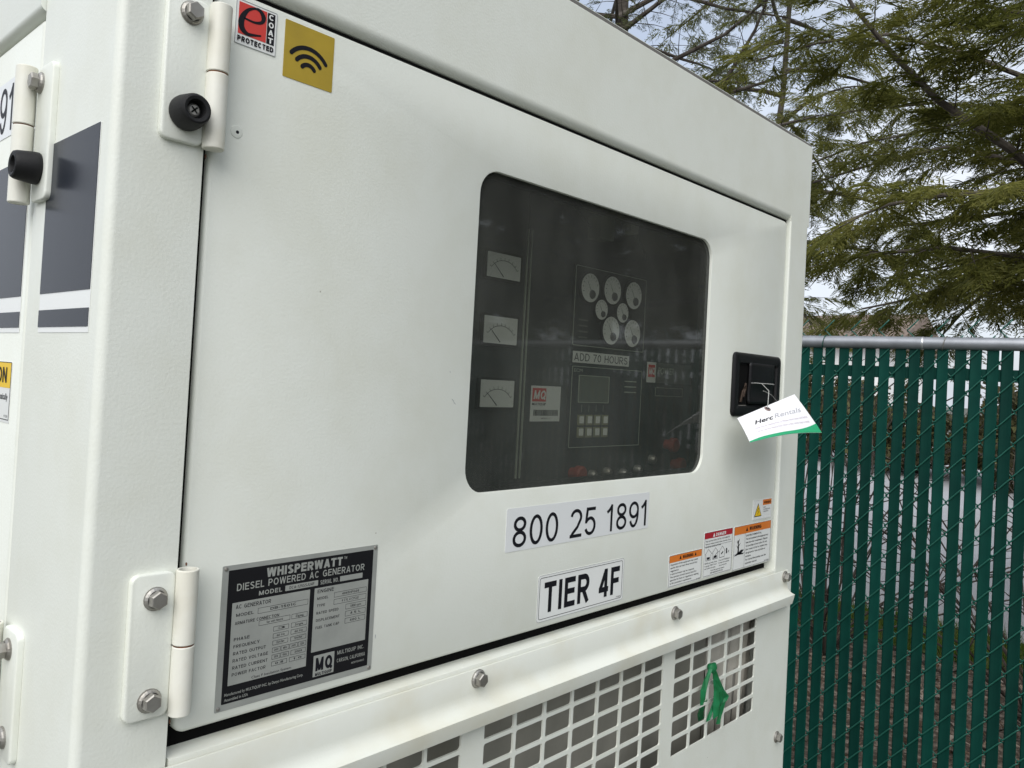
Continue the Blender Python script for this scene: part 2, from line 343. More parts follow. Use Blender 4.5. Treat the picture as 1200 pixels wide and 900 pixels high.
def gro(mb, s, x0, x1, z0, z1, d, F=FR, t=.13, gap=.14, slant=0):
    x = 0; out = []
    for c in s:
        S_, w = glyph(c, t); out.append((x, S_)); x += w+gap
    tot = x-gap; sz = z1-z0; sx = (x1-x0)/tot; k = 0
    for ox, S_ in out:
        for p in S_:
            fine = [(x0+(ox+q[0]+slant*q[1])*sx, z0+q[1]*sz) for q in p]
            # offset in glyph units so stroke weight scales with the letter
            n = len(p); Lp, Rp = [], []; closed = math.hypot(p[0][0]-p[-1][0], p[0][1]-p[-1][1]) < 1e-6
            for i in range(n):
                a = p[i-1] if i else (p[-2] if closed else p[0]); b = p[i+1] if i < n-1 else (p[1] if closed else p[-1])
                dx, dz = b[0]-a[0], b[1]-a[1]; q = math.hypot(dx, dz) or 1
                Lp.append((p[i][0]-dz/q*t/2, p[i][1]+dx/q*t/2)); Rp.append((p[i][0]+dz/q*t/2, p[i][1]-dx/q*t/2))
            dd = d+.000004*(k % 5); k += 1
            vs = [F(x0+(ox+u+slant*v)*sx, dd, z0+v*sz) for u, v in Lp+Rp]
            mb.add(vs, [(i, i+1, n+i+1, n+i) for i in range(n-1)])
    return mb
def words(s_, x0, x1, z0, z1, d, F, parent, t=.115, gap=.14):
    adv = lambda q: sum(glyph(c, t)[1]+gap for c in q)
    k = (x1-x0)/(adv(s_)-gap); x = x0
    for wd in s_.split(' '):
        e = x+(adv(wd)-gap)*k; gro(MB(), wd, x, e, z0, z1, d, F, t, gap).build('lettering', INK, parent); x += adv(wd+' ')*k
CAP = (0, .70)                                    # cap-height reference of the built-in font
def lines(mb, rows, x0, x1, z1, dz, h, d, F=FR, bold=.006):
    for i, (s, fr) in enumerate(rows):
        text(mb, s, x0, x0+(x1-x0)*fr, z1-dz*i-h, z1-dz*i, d, F, bold, ref=CAP)
    return mb

# ================================================================== THE GENERATOR
gen = empty('generator', (.575, 1.7, 0), 'white diesel generator enclosure with tinted control window beside green fence', 'generator')
def part(name, mb, m, **k): return mb.build(name, m, gen, **k)
W, L_, TOP, BOT = 1.148, 3.4, .433, -1.42
PF = .005                                          # frame stands this far proud of the door
# near corner post: bent sheet, round corner
pts = []
r = .007
pts += [(.0650, .03), (.0650, -PF)]
for i in range(9):
    a = math.radians(270-90*i/8); pts.append((r+r*math.cos(a), -PF+r+r*math.sin(a)))
pts += [(0, .1565), (.03, .1565)]
mb = MB(); mb.loft([[(x, y, H+z) for x, y in pts] for z in (BOT, TOP)]); part('corner_post', mb, PAINT, smooth=True)
# header above the door with rolled lower edge
prof = [(.04, .2928), (-.0005+.008, .2925)]
for i in range(7):
    a = math.radians(-90-90*i/6); prof.append((-PF+.0105+.0105*math.cos(a), .2925+.0095+.0095*math.sin(a)))
prof += [(-PF, .3040), (-PF, TOP-.0045), (-PF, TOP-.0015), (-PF+.0015, TOP), (.04, TOP)]
mb = MB(); mb.loft([[(x, y, H+z) for y, z in prof] for x in (.0667, 1.0798)]); part('header_panel', mb, PAINT, smooth=True)
mb = MB(); mb.box(1.0798, 1.1525, -PF, .035, H+.2923, H+TOP); part('header_panel', mb, PAINT)
mb = MB(); mb.box(0.004, 1.151, -.0035, L_-.01, H+TOP+.0003, H+TOP+.0042); part('roof_gasket', mb, mat('grey_gasket', (.16, .155, .145), .7))
mb = MB(); mb.box(0.006, 1.149, -.002, L_-.01, H+TOP+.0045, H+TOP+.006); part('roof', mb, PAINT)
# far post
pts = [(W, .035), (1.0800, .035)]+[(1.0800+.0025+.0025*math.cos(math.radians(a)), -PF+.0025+.0025*math.sin(math.radians(a))) for a in (180, 202, 225, 248, 270)]+[(1.0850, -PF), (W-.0050, -PF)]+[(W-.0025+.0025*math.cos(math.radians(a)), -PF+.0025+.0025*math.sin(math.radians(a))) for a in (270, 292, 315, 338, 360)]
mb = MB(); mb.loft([[(x, y, H+z) for x, y in pts] for z in (BOT, .2923)]); part('frame_post', mb, PAINT, smooth=True)
# body behind
mb = MB(); mb.box(W-.035, W-.001, .036, L_, H+BOT, H+TOP-.001); part('side_wall', mb, PAINT)
mb = MB(); mb.box(.03, W-.036, L_-.03, L_, H+BOT, H+TOP-.001); part('end_wall', mb, PAINT)
mb = MB(); mb.box(.03, W-.04, .7, .71, H+BOT, H+TOP-.001); part('bulkhead', mb, INNER)
mb = MB(); mb.box(.004, W-.002, .0, L_, H-1.57, H+BOT-.001); part('skid_base', mb, mat('skid_black', (.03, .03, .03), .5), bevel=.004)
# flank: side doors, header, posts
sdoor_y = [(.1615, 1.15), (1.19, 2.18), (2.22, 3.2)]
for y0, y1 in sdoor_y:
    A = rrect(y0, y1, -1.30, .2805, .004, 3); mb = MB()
    lo = []
    for ins, d in ((0, -.02), (0, -.004), (.001, -.002), (.004, -.0005)):
        Lp = rrect(y0+ins, y1-ins, -1.30+ins, .2805-ins, max(.006-ins, .002), 3)
        lo.append([SD(y, d, z) for y, z in Lp])
    mb.loft(lo); part('side_door', mb, PAINT, smooth=True)
mb = MB()
prof = [(.03, .2838), (.004, .2838)]
for i in range(6):
    a = math.radians(-90-90*i/5); prof.append((-.004+.008+.008*math.cos(a), .2838+.006+.006*math.sin(a)))
prof += [(-.004, TOP-.001), (.03, TOP-.001)]
mb.loft([[(x, y, H+z) for x, z in prof] for y in (.1575, L_)]); part('side_header', mb, PAINT, smooth=True)
for y0, y1 in ((1.152, 1.188), (2.182, 2.218), (3.202, L_)):
    mb = MB(); mb.box(.0, .03, y0, y1, H-1.30, H+.283); part('side_post', mb, PAINT)
mb = MB(); mb.box(.0, .03, .1575, L_, H+BOT, H-1.302); part('side_rail', mb, PAINT)
mb = MB(); mb.box(.021, .03, .157, L_, H-1.3, H+.283); part('side_seal', mb, BLACK)

# ---- control door with window opening
DX0, DX1, DZ0, DZ1 = .0716, 1.0775, -.2797, .2892
WX0, WX1, WZ0, WZ1, WR = .3591, .8330, -.1195, .2156, .027
n = 8; lo = []
for ins, d in ((0, -.024), (0, -.004), (.0004, -.0022), (.0014, -.0007), (.0035, 0)):
    lo.append([FR(x, d, z) for x, z in rrect(DX0+ins, DX1-ins, DZ0+ins, DZ1-ins, .010-ins, n)])
for ins, d in ((0, 0), (.0007, -.0003), (.001, -.0012), (.001, -.0042)):
    lo.append([FR(x, d, z) for x, z in rrect(WX0-.001+ins, WX1+.001-ins, WZ0-.001+ins, WZ1+.001-ins, WR, n)])
mb = MB(); mb.loft(lo, False, False); part('control_door', mb, PAINT, smooth=True)
mb = plate(WX0-.012, WX1+.012, WZ0-.012, WZ1+.012, -.0046, -.0086, .02, 6); win = part('window', mb, GLASS)
ring(WX0-.013, WX1+.013, WZ0-.013, WZ1+.013, .0185, -.0092, -.016, .03, n=6).build('window_gasket', RUBBER, win)
# rubber door seal, black strips for gap shade, and dark cabinet
mb = ring(.060, 1.0865, -.2925, .2985, .028, -.0262, -.040, .006); part('seal_and_gap_shade', mb, RUBBER)
mb = MB(); mb.box(.0655, 1.0795, .0145, .026, H-.2934, H-.2740); part('seal_and_gap_shade', mb, BLACK)  # this and the next two: black strips that paint shade into the door gaps
mb = MB(); mb.box(.0655, .0790, .006, .026, H-.2735, H+.2910); part('seal_and_gap_shade', mb, BLACK)
mb = MB(); mb.box(.0760, 1.0770, .0022, .0060, H+.2870, H+.2917); part('seal_and_gap_shade', mb, BLACK)
mb = MB()
mb.box(.12, .124, .041, .5, H-.28, H+.285).box(1.06, 1.064, .041, .5, H-.28, H+.285)
mb.box(.1245, 1.0595, .041, .5, H+.280, H+.284).box(.1245, 1.0595, .041, .5, H-.279, H-.275).box(.1245, 1.0595, .44, .45, H-.2745, H+.2795)
part('cabinet_lining', mb, INNER)

# ---- sill, drip rail and grille below the door
prof = [(.055, -.2935), (-.0045, -.2935), (-.0056, -.2940), (-.006, -.2950), (-.006, -.330), (.055, -.330)]
mb = MB(); mb.loft([[(x, y, H+z) for y, z in prof] for x in (.0672, 1.0796)]); part('door_sill', mb, DUSTY, smooth=True)
out = [(-.0098, -.2972), (-.0102, -.2978), (-.0102, -.320), (-.0106, -.3245), (-.0122, -.3290), (-.0150, -.3322), (-.0190, -.3346), (-.0238, -.3361), (-.0243, -.3363), (-.0243, -.3370), (-.0205, -.3524)]
inn = [(-.0187, -.3522), (-.0220, -.3388), (-.0192, -.3362), (-.0145, -.3325), (-.0105, -.327), (-.0086, -.320), (-.0082, -.2972)]
mb = MB(); mb.loft([[(x, y, H+z) for y, z in out+inn] for x in (.018, 1.1185)]); part('drip_rail', mb, DUSTY, smooth=True)

GD0, GD1 = .0035, .0060                             # grille sheet, back and front, measured outwards
mb = MB()
XG = [(-.0, .005)]
groups = [(.0720, 6), (.3990, 7), (.7720, 5)]; CW, CH, BAR, RC = .0497, .02665, .0044, .0028
ZT, ROWS = -.3520, 6
def cell(x0, x1, z0, z1):
    A = []
    n = 3
    hole = rrect(x0+BAR/2, x1-BAR/2, z0+BAR/2, z1-BAR/2, RC, n)
    sq = []
    for cx, cz in ((x1, z1), (x0, z1), (x0, z0), (x1, z0)): sq += [(cx, cz)]*(n+1)
    # outer square points follow the hole's corner points along the cell border
    mb.loft([[FR(x, GD1, z) for x, z in sq], [FR(x, GD1, z) for x, z in hole], [FR(x, GD0, z) for x, z in hole], [FR(x, GD0, z) for x, z in sq]], False, False)
for gx, nc in groups:
    for i in range(nc):
        for j in range(ROWS): cell(gx+i*CW, gx+(i+1)*CW, ZT-(j+1)*CH, ZT-j*CH)
ZB = ZT-ROWS*CH
xs = [.022] + [v for gx, nc in groups for v in (gx, gx+nc*CW)] + [1.1375]
for i in range(0, len(xs), 2): mb.box(xs[i], xs[i+1], -GD1, -GD0, H+ZB, H+ZT)
mb.box(.022, 1.1375, -GD1, -GD0, H+BOT+.02, H+ZB); mb.box(.022, 1.1375, -GD1, -GD0, H+ZT, H-.305)
me = mb.mesh('grille_panel')
bm = bmesh.new(); bm.from_mesh(me); bmesh.ops.remove_doubles(bm, verts=bm.verts, dist=1e-5); bmesh.ops.dissolve_degenerate(bm, dist=1e-6, edges=bm.edges); bmesh.ops.recalc_face_normals(bm, faces=bm.faces); bm.to_mesh(me); bm.free()
link('grille_panel', me, PAINT, gen)
mb = MB(); mb.box(.06, 1.075, .048, .052, H-.62, H-.331); part('baffle', mb, BAFFLE)
mb = MB(); mb.box(.06, 1.075, .0, .0475, H-.632, H-.622); part('baffle_floor', mb, BAFFLE)
# wavy insulation sheet showing behind the last columns
g = []
for i in range(25):
    x = .955+.105*i/24
    g.append([(x, .020+.006*math.sin(i*1.15)+.02*(1-i/24), H-.355), (x-.004*math.sin(i), .026+.006*math.sin(i*1.15+.6)+.02*(1-i/24), H-.45), (x-.01, .035+.007*math.sin(i*1.15+1.3), H-.60)])
mb = MB(); k = [p for row in g for p in row]
mb.add(k, [(i*3+j, i*3+j+1, i*3+j+4, i*3+j+3) for i in range(24) for j in range(2)]); o = part('insulation_liner', mb, FOIL, smooth=True)
so = o.modifiers.new('t', 'SOLIDIFY'); so.thickness = .003

# ---- bolts
def bolt(F, x, z, d, parent, rf=.0090, hexr=.0071, h=.0090, ang=.3, name='bolt'):
    c = Vector(F(x, d, z)); a = (Vector(F(x, d+1, z))-c)
    mb = MB()
    mb.lathe(c, a, [(0, rf), (.0014, rf), (.0024, rf*.9), (.0030, hexr*.98)], 20, True, False)
    mb.lathe(c, a, [(.0024, hexr), (h-.001, hexr), (h, hexr*.86)], 6, True, True, ang)
    o = mb.build(name, STEEL, parent)
    wm = MB().lathe(c, a, [(0, rf*1.05), (.0009, rf*1.05), (.0009, rf*.9)], 20); wm.build('washer', STEEL, o if parent is gen else parent)
    return o
for x in (.383, .760, 1.107): bolt(FR, x, -.3072, .0103, gen, ang=random.Random(int(x*99)).random())
bolt(FR, 1.1125, -.578, .0061, gen)
bolt(FR, 1.1125, -1.05, .0061, gen)

# ---- hinges
def hinge(F, px0, px1, pz0, pz1, bx, z_split, bolts, bump, dpost, barr=.0080, bd=.0125, open_top=True, label=None):
    hp = bpy.data.objects.new('hinge', None)
    mbp = MB(); A = []
    x0, x1 = min(px0, px1), max(px0, px1)
    lo = []
    for ins, d in ((0, .0001), (0, .0038), (.0005, .0046), (.0014, .005)):
        lo.append([F(x, dpost+d, z) for x, z in rrect(x0+ins, x1-ins, pz0+ins, pz1-ins, .006-ins, 5)])
    hp = mbp.loft(lo).build('hinge', PAINT, gen, smooth=True)
    def barrel(z0, z1, hole):
        c = F(bx, bd, z0); mb = MB(); hgt = z1-z0
        if hole:
            mb.lathe(c, (0, 0, 1), [(0, barr*.93), (.0006, barr), (hgt-.0006, barr), (hgt, barr*.94), (hgt, barr*.76), (hgt-.004, barr*.74)], 28)
        else:
            mb.lathe(c, (0, 0, 1), [(0, barr*.62), (.0, barr*.92), (.0007, barr), (hgt-.0006, barr), (hgt, barr*.94)], 28)
        return mb.build('hinge_barrel', SKYLIT, hp, smooth=True)
    zt, zb = pz1+.0008, pz0-.0008
    barrel(z_split+.0006, zt, open_top); barrel(zb, z_split-.0006, False)
    MB().lathe(F(bx, bd, z_split-.0006), (0, 0, 1), [(0, barr*.9), (.0012, barr*.9)], 24).build('pin_and_bore_shade', RUST, hp)
    if open_top: MB().lathe(F(bx, bd, zt-.0039), (0, 0, 1), [(0, barr*.735), (.0003, barr*.735)], 20).build('pin_and_bore_shade', BLACK, hp)  # black disc paints the dark inside the open tube end
    else: MB().lathe(F(bx, bd, zb-.0009), (0, 0, 1), [(0, barr*.60), (.0006, barr*.60)], 20).build('pin_and_bore_shade', RUST, hp)
    # strap joining the barrel to the door leaf
    for (x, z) in bolts: bolt(F, x, z, dpost+.0051, hp, rf=.0082, hexr=.0066, h=.0085, ang=.2+x*7)
    if bump:
        x, z = bump; c = Vector(F(x, dpost+.0051, z)); a = Vector(F(x, dpost+1.0051, z))-c
        MB().lathe(c, a, [(0, .0122), (.001, .0129), (.004, .0129), (.016, .0114), (.0182, .0104), (.0188, .0091), (.0183, .0070), (.0174, .0066), (.011, .0062)], 36).build('rubber_bumper', RUBBER, hp, smooth=True)
        sc = MB().lathe(c+a*.0111, a, [(0, .0046), (.0020, .0046), (.0030, .0034)], 18)
        sc.build('screw', STEEL, hp, smooth=True)
        u = Vector(F(x+1, 0, z))-Vector(F(x, 0, z)); v = Vector((0, 0, 1)); e = c+a*.0143
        for p, q in ((u+v, u-v), (u-v, u+v)):
            p = p.normalized(); q = q.normalized()
            MB().add([e+p*.0030+q*.0006, e-p*.0030+q*.0006, e-p*.0030-q*.0006, e+p*.0030-q*.0006], [(0, 1, 2, 3)]).build('screw_slot', BLACK, hp)
    return hp
hinge(FR, .0305, .0625, .1595, .2660, .0687, .2155, [(.0478, .2545)], (.0478, .1805), PF)
# upper hinges are hung with the closed end up, lower ones show the open tube end
hinge(FR, .0305, .0625, -.2578, -.1532, .0695, -.2075, [(.0478, -.1712), (.0478, -.2440)], None, PF)
hinge(SD, .1130, .1490, .1222, .2325, .1555, .1850, [(.1400, .2190)], (.1330, .1480), 0, bd=.0115)
hinge(SD, .1075, .1435, -.3185, -.2174, .1500, -.2700, [(.1275, -.2330), (.1275, -.3020)], None, 0, bd=.0115)

# ---- paddle latch
LX0, LX1, LZ0, LZ1 = .9075, 1.0695, -.0383, .0603
mb = MB(); lo = []
for ins, d in ((0, .0002), (0, .002), (.002, .0045), (.006, .0055), (.015, .0050), (.0165, .0035), (.017, .0006), (.019, .0006)):
    lo.append([FR(x, d, z) for x, z in rrect(LX0+ins, LX1-ins, LZ0+ins, LZ1-ins, max(.009-ins*.35, .003), 6)])
mb.loft(lo, True, False); 
lat = part('paddle_latch', mb, PLASTIC, smooth=True)
MB().box(LX0+.018, LX1-.018, -.0011, -.0008, H+LZ0+.018, H+LZ1-.018).build('latch_recess', BLACK, lat)
# paddle: a plate with a dished lower half
g = []
nx, nz = 10, 12
for i in range(nx+1):
    for j in range(nz+1):
        u, v = i/nx, j/nz; x = .957+u*.086; z = -.018+v*.064
        d = .0052+.0012*math.sin(u*math.pi)
        if v < .52: d -= .0034*math.sin(math.pi*min(1, v/.52))*(.35+.65*math.sin(math.pi*u))
        g.append(FR(x, d, z))
mb = MB(); mb.add(g, [(i*(nz+1)+j, (i+1)*(nz+1)+j, (i+1)*(nz+1)+j+1, i*(nz+1)+j+1) for i in range(nx) for j in range(nz)])
o = mb.build('paddle', PLASTIC, lat, smooth=True)
so = o.modifiers.new('t', 'SOLIDIFY'); so.thickness = .0035; so.offset = -1
MB().tube([FR(.960, .0070, .0142), FR(1.000, .0078, .0145), FR(1.040, .0066, .0142)], .0008, 6).build('paddle_rib', mat('worn_edge', (.3, .3, .3), .4), lat)
MB().tube([FR(.936, .002, -.016), FR(.938, .004, .0), FR(.944, .0055, .012), FR(.946, .004, .004), FR(.942, .003, -.008)], .0022, 8).build('latch_lever', mat('dull_brass', (.05, .032, .022), .5, .5), lat)
MB().tube([FR(.930, .002, -.022), FR(.952, .0025, -.0215)], .0012, 6).build('latch_rod', STEEL, lat)

# ---- stickers on the door
T1, T2 = .0004, .00062
def sticker(name, x0, x1, z0, z1, m=STICKER, r=.0012, F=FR, d0=.00008):
    return plate(x0, x1, z0, z1, d0, T1, r, 3, F).build(name, m, gen)
def flat(name, m, parent, x0, x1, z0, z1, d=T2, F=FR, r=0.0003): return plate(x0, x1, z0, z1, d-.0001, d, r, 2, F).build(name, m, parent)
# e-coat label
s = sticker('coating_label', .0860, .1213, .2490, .2840); X, Z = .0860, .2490
grey = mat('label_border', (.35, .37, .37), .5)
ring(.0860, .1213, .2490, .2840, .0005, T1, T2, .0012).build('label_border', grey, s)
flat('red_field', RED, s, X+.0024, X+.0262, Z+.0082, Z+.0330)
flat('black_field', INK, s, X+.0267, X+.0334, Z+.0082, Z+.0330)
mb = MB(); t3 = T2+.0002
# italic letter e: a swept stroke of varying width
def stroke(mb, pts, ws, d, F=FR, ox=0, oz=0, sx=1, sz=1):
    n = len(pts); Lp, Rp = [], []
    for i, (x, z) in enumerate(pts):
        a = pts[max(i-1, 0)]; b = pts[min(i+1, n-1)]; dx, dz = b[0]-a[0], b[1]-a[1]; q = math.hypot(dx, dz) or 1
        w_ = ws[i]/2; Lp.append((x-dz/q*w_, z+dx/q*w_)); Rp.append((x+dz/q*w_, z-dx/q*w_))
    vs = [F(ox+x*sx, d, oz+z*sz) for x, z in Lp]+[F(ox+x*sx, d, oz+z*sz) for x, z in Rp]
    mb.add(vs, [(i, i+1, n+i+1, n+i) for i in range(n-1)])
ep = [(.20, .50), (.55, .48), (.80, .56), (.86, .72), (.74, .88), (.55, .90), (.32, .78), (.16, .56), (.10, .34), (.16, .16), (.34, .06), (.58, .10), (.84, .16)]
ew = [.05, .07, .10, .17, .12, .06, .10, .17, .21, .18, .11, .07, .04]
fine, fw_ = [], []
for i in range(len(ep)-1):
    for k in range(6):
        u = k/6; p0 = ep[max(i-1, 0)]; p1 = ep[i]; p2 = ep[i+1]; p3 = ep[min(i+2, len(ep)-1)]
        fine.append(tuple(.5*((2*p1[c])+(-p0[c]+p2[c])*u+(2*p0[c]-5*p1[c]+4*p2[c]-p3[c])*u*u+(-p0[c]+3*p1[c]-3*p2[c]+p3[c])*u**3) for c in (0, 1)))
        fw_.append(ew[i]*(1-u)+ew[i+1]*u)
stroke(mb, fine, fw_, t3, FR, X+.0022, Z+.0082, .0244, .0262)
gro(mb, 'PROTECTED', X+.0022, X+.0332, Z+.0024, Z+.0066, t3, t=.24, gap=.12)
mb.build('lettering', INK, s)
mb = MB()
for i, c in enumerate('COAT'): gro(mb, c, X+.0279, X+.0323, Z+.0276-.0062*i, Z+.0321-.0062*i, t3, t=.2)
mb.build('lettering', STICKER, s)
# ochre label with radio arcs
s = sticker('signal_label', .1288, .1759, .2363, .2833, OCHRE, .0008)
mb = MB(); cx, cz = .1518, .2450
for R0, wv in ((.0072, .0036), (.0140, .0036), (.0208, .0036)):
    pp = [(cx+R0*math.cos(math.radians(a)), cz+R0*math.sin(math.radians(a))) for a in np.linspace(142, 38, 20)]
    stroke(mb, pp, [wv]*20, T2)
    for q in (pp[0], pp[-1]): mb.add([FR(q[0]+wv/2*math.cos(k*.5236), T2+.00005, q[1]+wv/2*math.sin(k*.5236)) for k in range(12)], [tuple(range(12))])
mb.build('signal_arcs', INK, s)
# unit number
s = sticker('number_label', .4237, .6982, -.1863, -.1392, CLEARST, .002)
words('800 25 1891', .4345, .6952, -.1826, -.1490, T2, FR, s)
# tier label
s = sticker('tier_label', .4812, .6475, -.2720, -.2194, STICKER, .004)
mb = ring(.4842, .6445, -.2692, -.2222, .0005, T1, T2, .003); mb.build('label_border', INK, s)
ring(.4812, .6475, -.2720, -.2194, .0004, T1, T2, .004).build('label_border', grey, s)
mb = gro(MB(), 'TIER 4F', .4925, .6385, -.2628, -.2282, T2, t=.185, gap=.15); text(mb, 'M2805', .633, .6425, -.2676, -.2660, T2); mb.build('lettering', INK, s)
# nameplate
NX, NZ = .1032, -.2713; NW, NH = .1499, .1137
s = sticker('nameplate', NX, NX+NW, NZ, NZ+NH, PLATE, .001)
def np_(u): return NX+NW*u
def nq(v): return NZ+NH*v
a, b = T1+.0001, T1+.0002
MB().loft([[FR(x, T1, z) for x, z in rrect(np_(.035), np_(.968), nq(.045), nq(.965), .0006, 2)], [FR(x, a, z) for x, z in rrect(np_(.035), np_(.968), nq(.045), nq(.965), .0006, 2)]]).build('black_field', PLATEBLK, s)
for u0, u1, v0, v1 in ((.065, .535, .165, .735), (.565, .940, .255, .735), (.375, .585, .755, .795), (.735, .895, .755, .795)):
    plate(np_(u0), np_(u1), nq(v0), nq(v1), a, b, .0003, 2).build('data_field', PLATE, s)
plate(np_(.585), np_(.725), nq(.065), nq(.225), a, b, .0003, 2).build('logo_field', PLATE, s)
mb = MB(); c3 = b+.0001
def nt_(sx, u0, u1, v0, v1, bold=.012, m_=None, d=None): (gro(mb, sx, np_(u0), np_(u1), nq(v0), nq(v1), d or c3, t={.034: .235, .03: .24, .010: .155, .016: .18}.get(bold, .15), gap=.10 if bold == .034 else .17) if sx == sx.upper() else text(mb, sx, np_(u0), np_(u1) if u1 else None, nq(v0), nq(v1), d or c3, bold=bold, ref=CAP))
nt_('WHISPERWATT', .255, .745, .880, .945, .034); nt_('TM', .755, .775, .925, .945)
nt_('DIESEL POWERED AC GENERATOR', .085, .905, .815, .865, .010)
nt_('MODEL', .215, .355, .758, .790, .016); nt_('SERIAL NO.', .600, .725, .758, .790, .016)
nt_('MULTIQUIP INC.', .745, .935, .190, .220, .012); nt_('CARSON, CALIFORNIA', .745, .945, .130, .158, .012); nt_('M3011000603', .85, .94, .09, .105)
nt_('Manufactured by MULTIQUIP INC. by Denyo Manufacturing Corp.', .050, .520, .098, .118, .008); nt_('Assembled in USA', .050, .185, .062, .082, .008)
mb.build('lettering', PLATE, s)['kind'] = 'stuff'
mb = MB()
nt_('AC GENERATOR', .085, .290, .690, .718)
rows = [('MODEL', .09, .19, .635), ('ARMATURE CONNECTION', .085, .345, .580), ('PHASE', .085, .175, .468), ('FREQUENCY', .085, .235, .419), ('RATED OUTPUT', .085, .275, .370), ('RATED VOLTAGE', .085, .290, .321), ('RATED CURRENT', .085, .290, .272), ('POWER FACTOR', .085, .280, .225)]
for tx, u0, u1, v in rows: nt_(tx, u0, u1, v, v+.022, .008)
nt_('Class F Insulation System', .20, .44, .176, .194, .004)
nt_('ENGINE', .585, .695, .695, .722)
for tx, u0, u1, v in [('MODEL', .585, .660, .645), ('TYPE', .585, .640, .590), ('RATED SPEED', .585, .735, .535), ('DISPLACEMENT', .585, .745, .480), ('FUEL TANK CAP', .585, .745, .425)]: nt_(tx, u0, u1, v, v+.020, .008)
def fld(u0, u1, v0, v1, tx):
    ring(np_(u0), np_(u1), nq(v0), nq(v1), .00022, b, c3, .0003, mb=mb)
    q = (u1-u0)*.24; nt_(tx, u0+q, u1-q, v0+(v1-v0)*.28, v0+(v1-v0)*.74, .004)
fld(.215, .525, .628, .668, 'DB-1501C'); fld(.225, .415, .540, .576, 'Star with Neutral'); fld(.425, .525, .540, .576, 'Zigzag')
fld(.315, .410, .478, .512, '3'); fld(.425, .525, .478, .512, 'Single'); fld(.315, .410, .428, .462, '60 Hz'); fld(.425, .525, .428, .462, '60 Hz')
fld(.315, .410, .378, .410, '125kVA/100kW'); fld(.425, .525, .378, .410, '72kVA/72kW')
for i, tx in enumerate(('240V', '480V', '240V', '120V')): fld(.315+.054*i, .365+.054*i, .326, .360, tx)
fld(.315, .365, .276, .310, '301A'); fld(.369, .419, .276, .310, '150A'); fld(.432, .527, .276, .310, '300A')
fld(.315, .410, .228, .260, '0.8'); fld(.425, .527, .228, .260, '1.0')
fld(.700, .930, .640, .678, '4045HFG09'); fld(.700, .930, .585, .625, '4 CYL 4 CYCLE'); fld(.785, .930, .530, .570, '1800 rpm'); fld(.785, .930, .475, .515, '4.5 L'); fld(.785, .930, .420, .460, '400 L')
nt_('DCA-125SSJU4F', .40, .56, .764, .786, .006)
nt_('MQ', .600, .712, .105, .205, .03); nt_('MULTIQUIP', .600, .712, .070, .093, .03)
mb.build('lettering', INK, s)['kind'] = 'stuff'
for u, v in ((.02, .978), (.982, .978), (.02, .022), (.982, .022)):
    MB().lathe(FR(np_(u), T1, nq(v)), (0, -1, 0), [(0, .0017), (.0007, .0015), (.001, .0008)], 12).build('rivet', STEEL, s, smooth=True)
# warning labels
def warning(name, x0, x1, z0, z1, head, hm, hfrac, rows, pic=None, bodyx=0, hink=INK):
    s = sticker(name, x0, x1, z0, z1, STICKER, .0014)
    w_, h_ = x1-x0, z1-z0; hz = z1-h_*hfrac
    ring(x0+.0008, x1-.0008, z0+.0008, z1-.0008, .0003, T1, T2, .001).build('label_border', INK, s)
    flat('header_band', hm, s, x0+.0012, x1-.0012, hz, z1-.0012)
    mb = MB(); hh = h_*hfrac
    th = hh*.42; tx0 = x0+w_*.40; tx1 = x0+w_*.72; tz = hz+hh*.25
    gro(mb, head, tx0, tx1, tz, tz+th, T2+.0002, t=.22)
    for cx in ([x0+w_*.33, x0+w_*.79] if name.endswith('sparks') else [x0+w_*.33]):
        mb.add([FR(cx-th*.6, T2+.0002, tz), FR(cx+th*.6, T2+.0002, tz), FR(cx, T2+.0002, tz+th*1.15)], [(0, 1, 2)])
    mb.build('header_lettering', hink, s)
    mb = MB(); n = len(rows); bz1 = hz-h_*.03; dz = (bz1-z0-h_*.05)/n
    lines(mb, rows, x0+w_*(.05+bodyx), x1-w_*.05, bz1-dz*.1, dz, dz*.52, T2, bold=.012)
    text(mb, 'M1308', x1-w_*.15, x1-w_*.03, z0+h_*.025, z0+h_*.055, T2)
    if pic: pic(mb, x0, x1, z0, z1, hz)
    mb.build('lettering', INK, s)
    return s
warning('warning_label_sparks', .7547, .8436, -.2745, -.2305, 'WARNING', ORANGE, .24,
        [('   Operation of this equipment may create', .92), ('sparks that can start fires around dry', .9), ('vegetation.', .28), ('   A spark arrestor may be required.', .8), ('The operator should contact local fire', .88), ('agencies for laws or regulations relating', .96), ('to fire prevention requirements.', .72)])
def houses(mb, x0, x1, z0, z1, hz):
    w_ = x1-x0; zz = z0+(z1-z0)*.36; d = T2+.00005
    mb.box(x0+.001, x1-.001, -d, -T2+.00005, H+zz+.0205, H+zz+.0208)
    for k, cx in enumerate((.16, .40, .64)):
        c = x0+w_*cx; q = w_*.085
        pts = [(c-q, zz), (c-q, zz+.009), (c-q*1.3, zz+.009), (c, zz+.0165), (c+q*1.3, zz+.009), (c+q, zz+.009), (c+q, zz)]
        stroke(mb, pts, [.0006]*7, d); stroke(mb, [(c-q, zz), (c+q, zz)], [.0006]*2, d)
        if k < 2: stroke(mb, [(c-q*.6, zz+.003), (c+q*.6, zz+.003)], [.0035]*2, d); 
        if k == 1: stroke(mb, [(c-q, zz), (c+q, zz+.010)], [.0009]*2, d)
        if k == 2: stroke(mb, [(c-q*.4, zz+.005), (c+q*.4, zz+.008)], [.002]*2, d)
    c = x0+w_*.84; stroke(mb, [(c-w_*.04, zz+.004), (c-w_*.04, zz+.012)], [.0035]*2, d); stroke(mb, [(c+.001, zz+.005), (c+.004, zz+.008)], [.0014]*2, d)
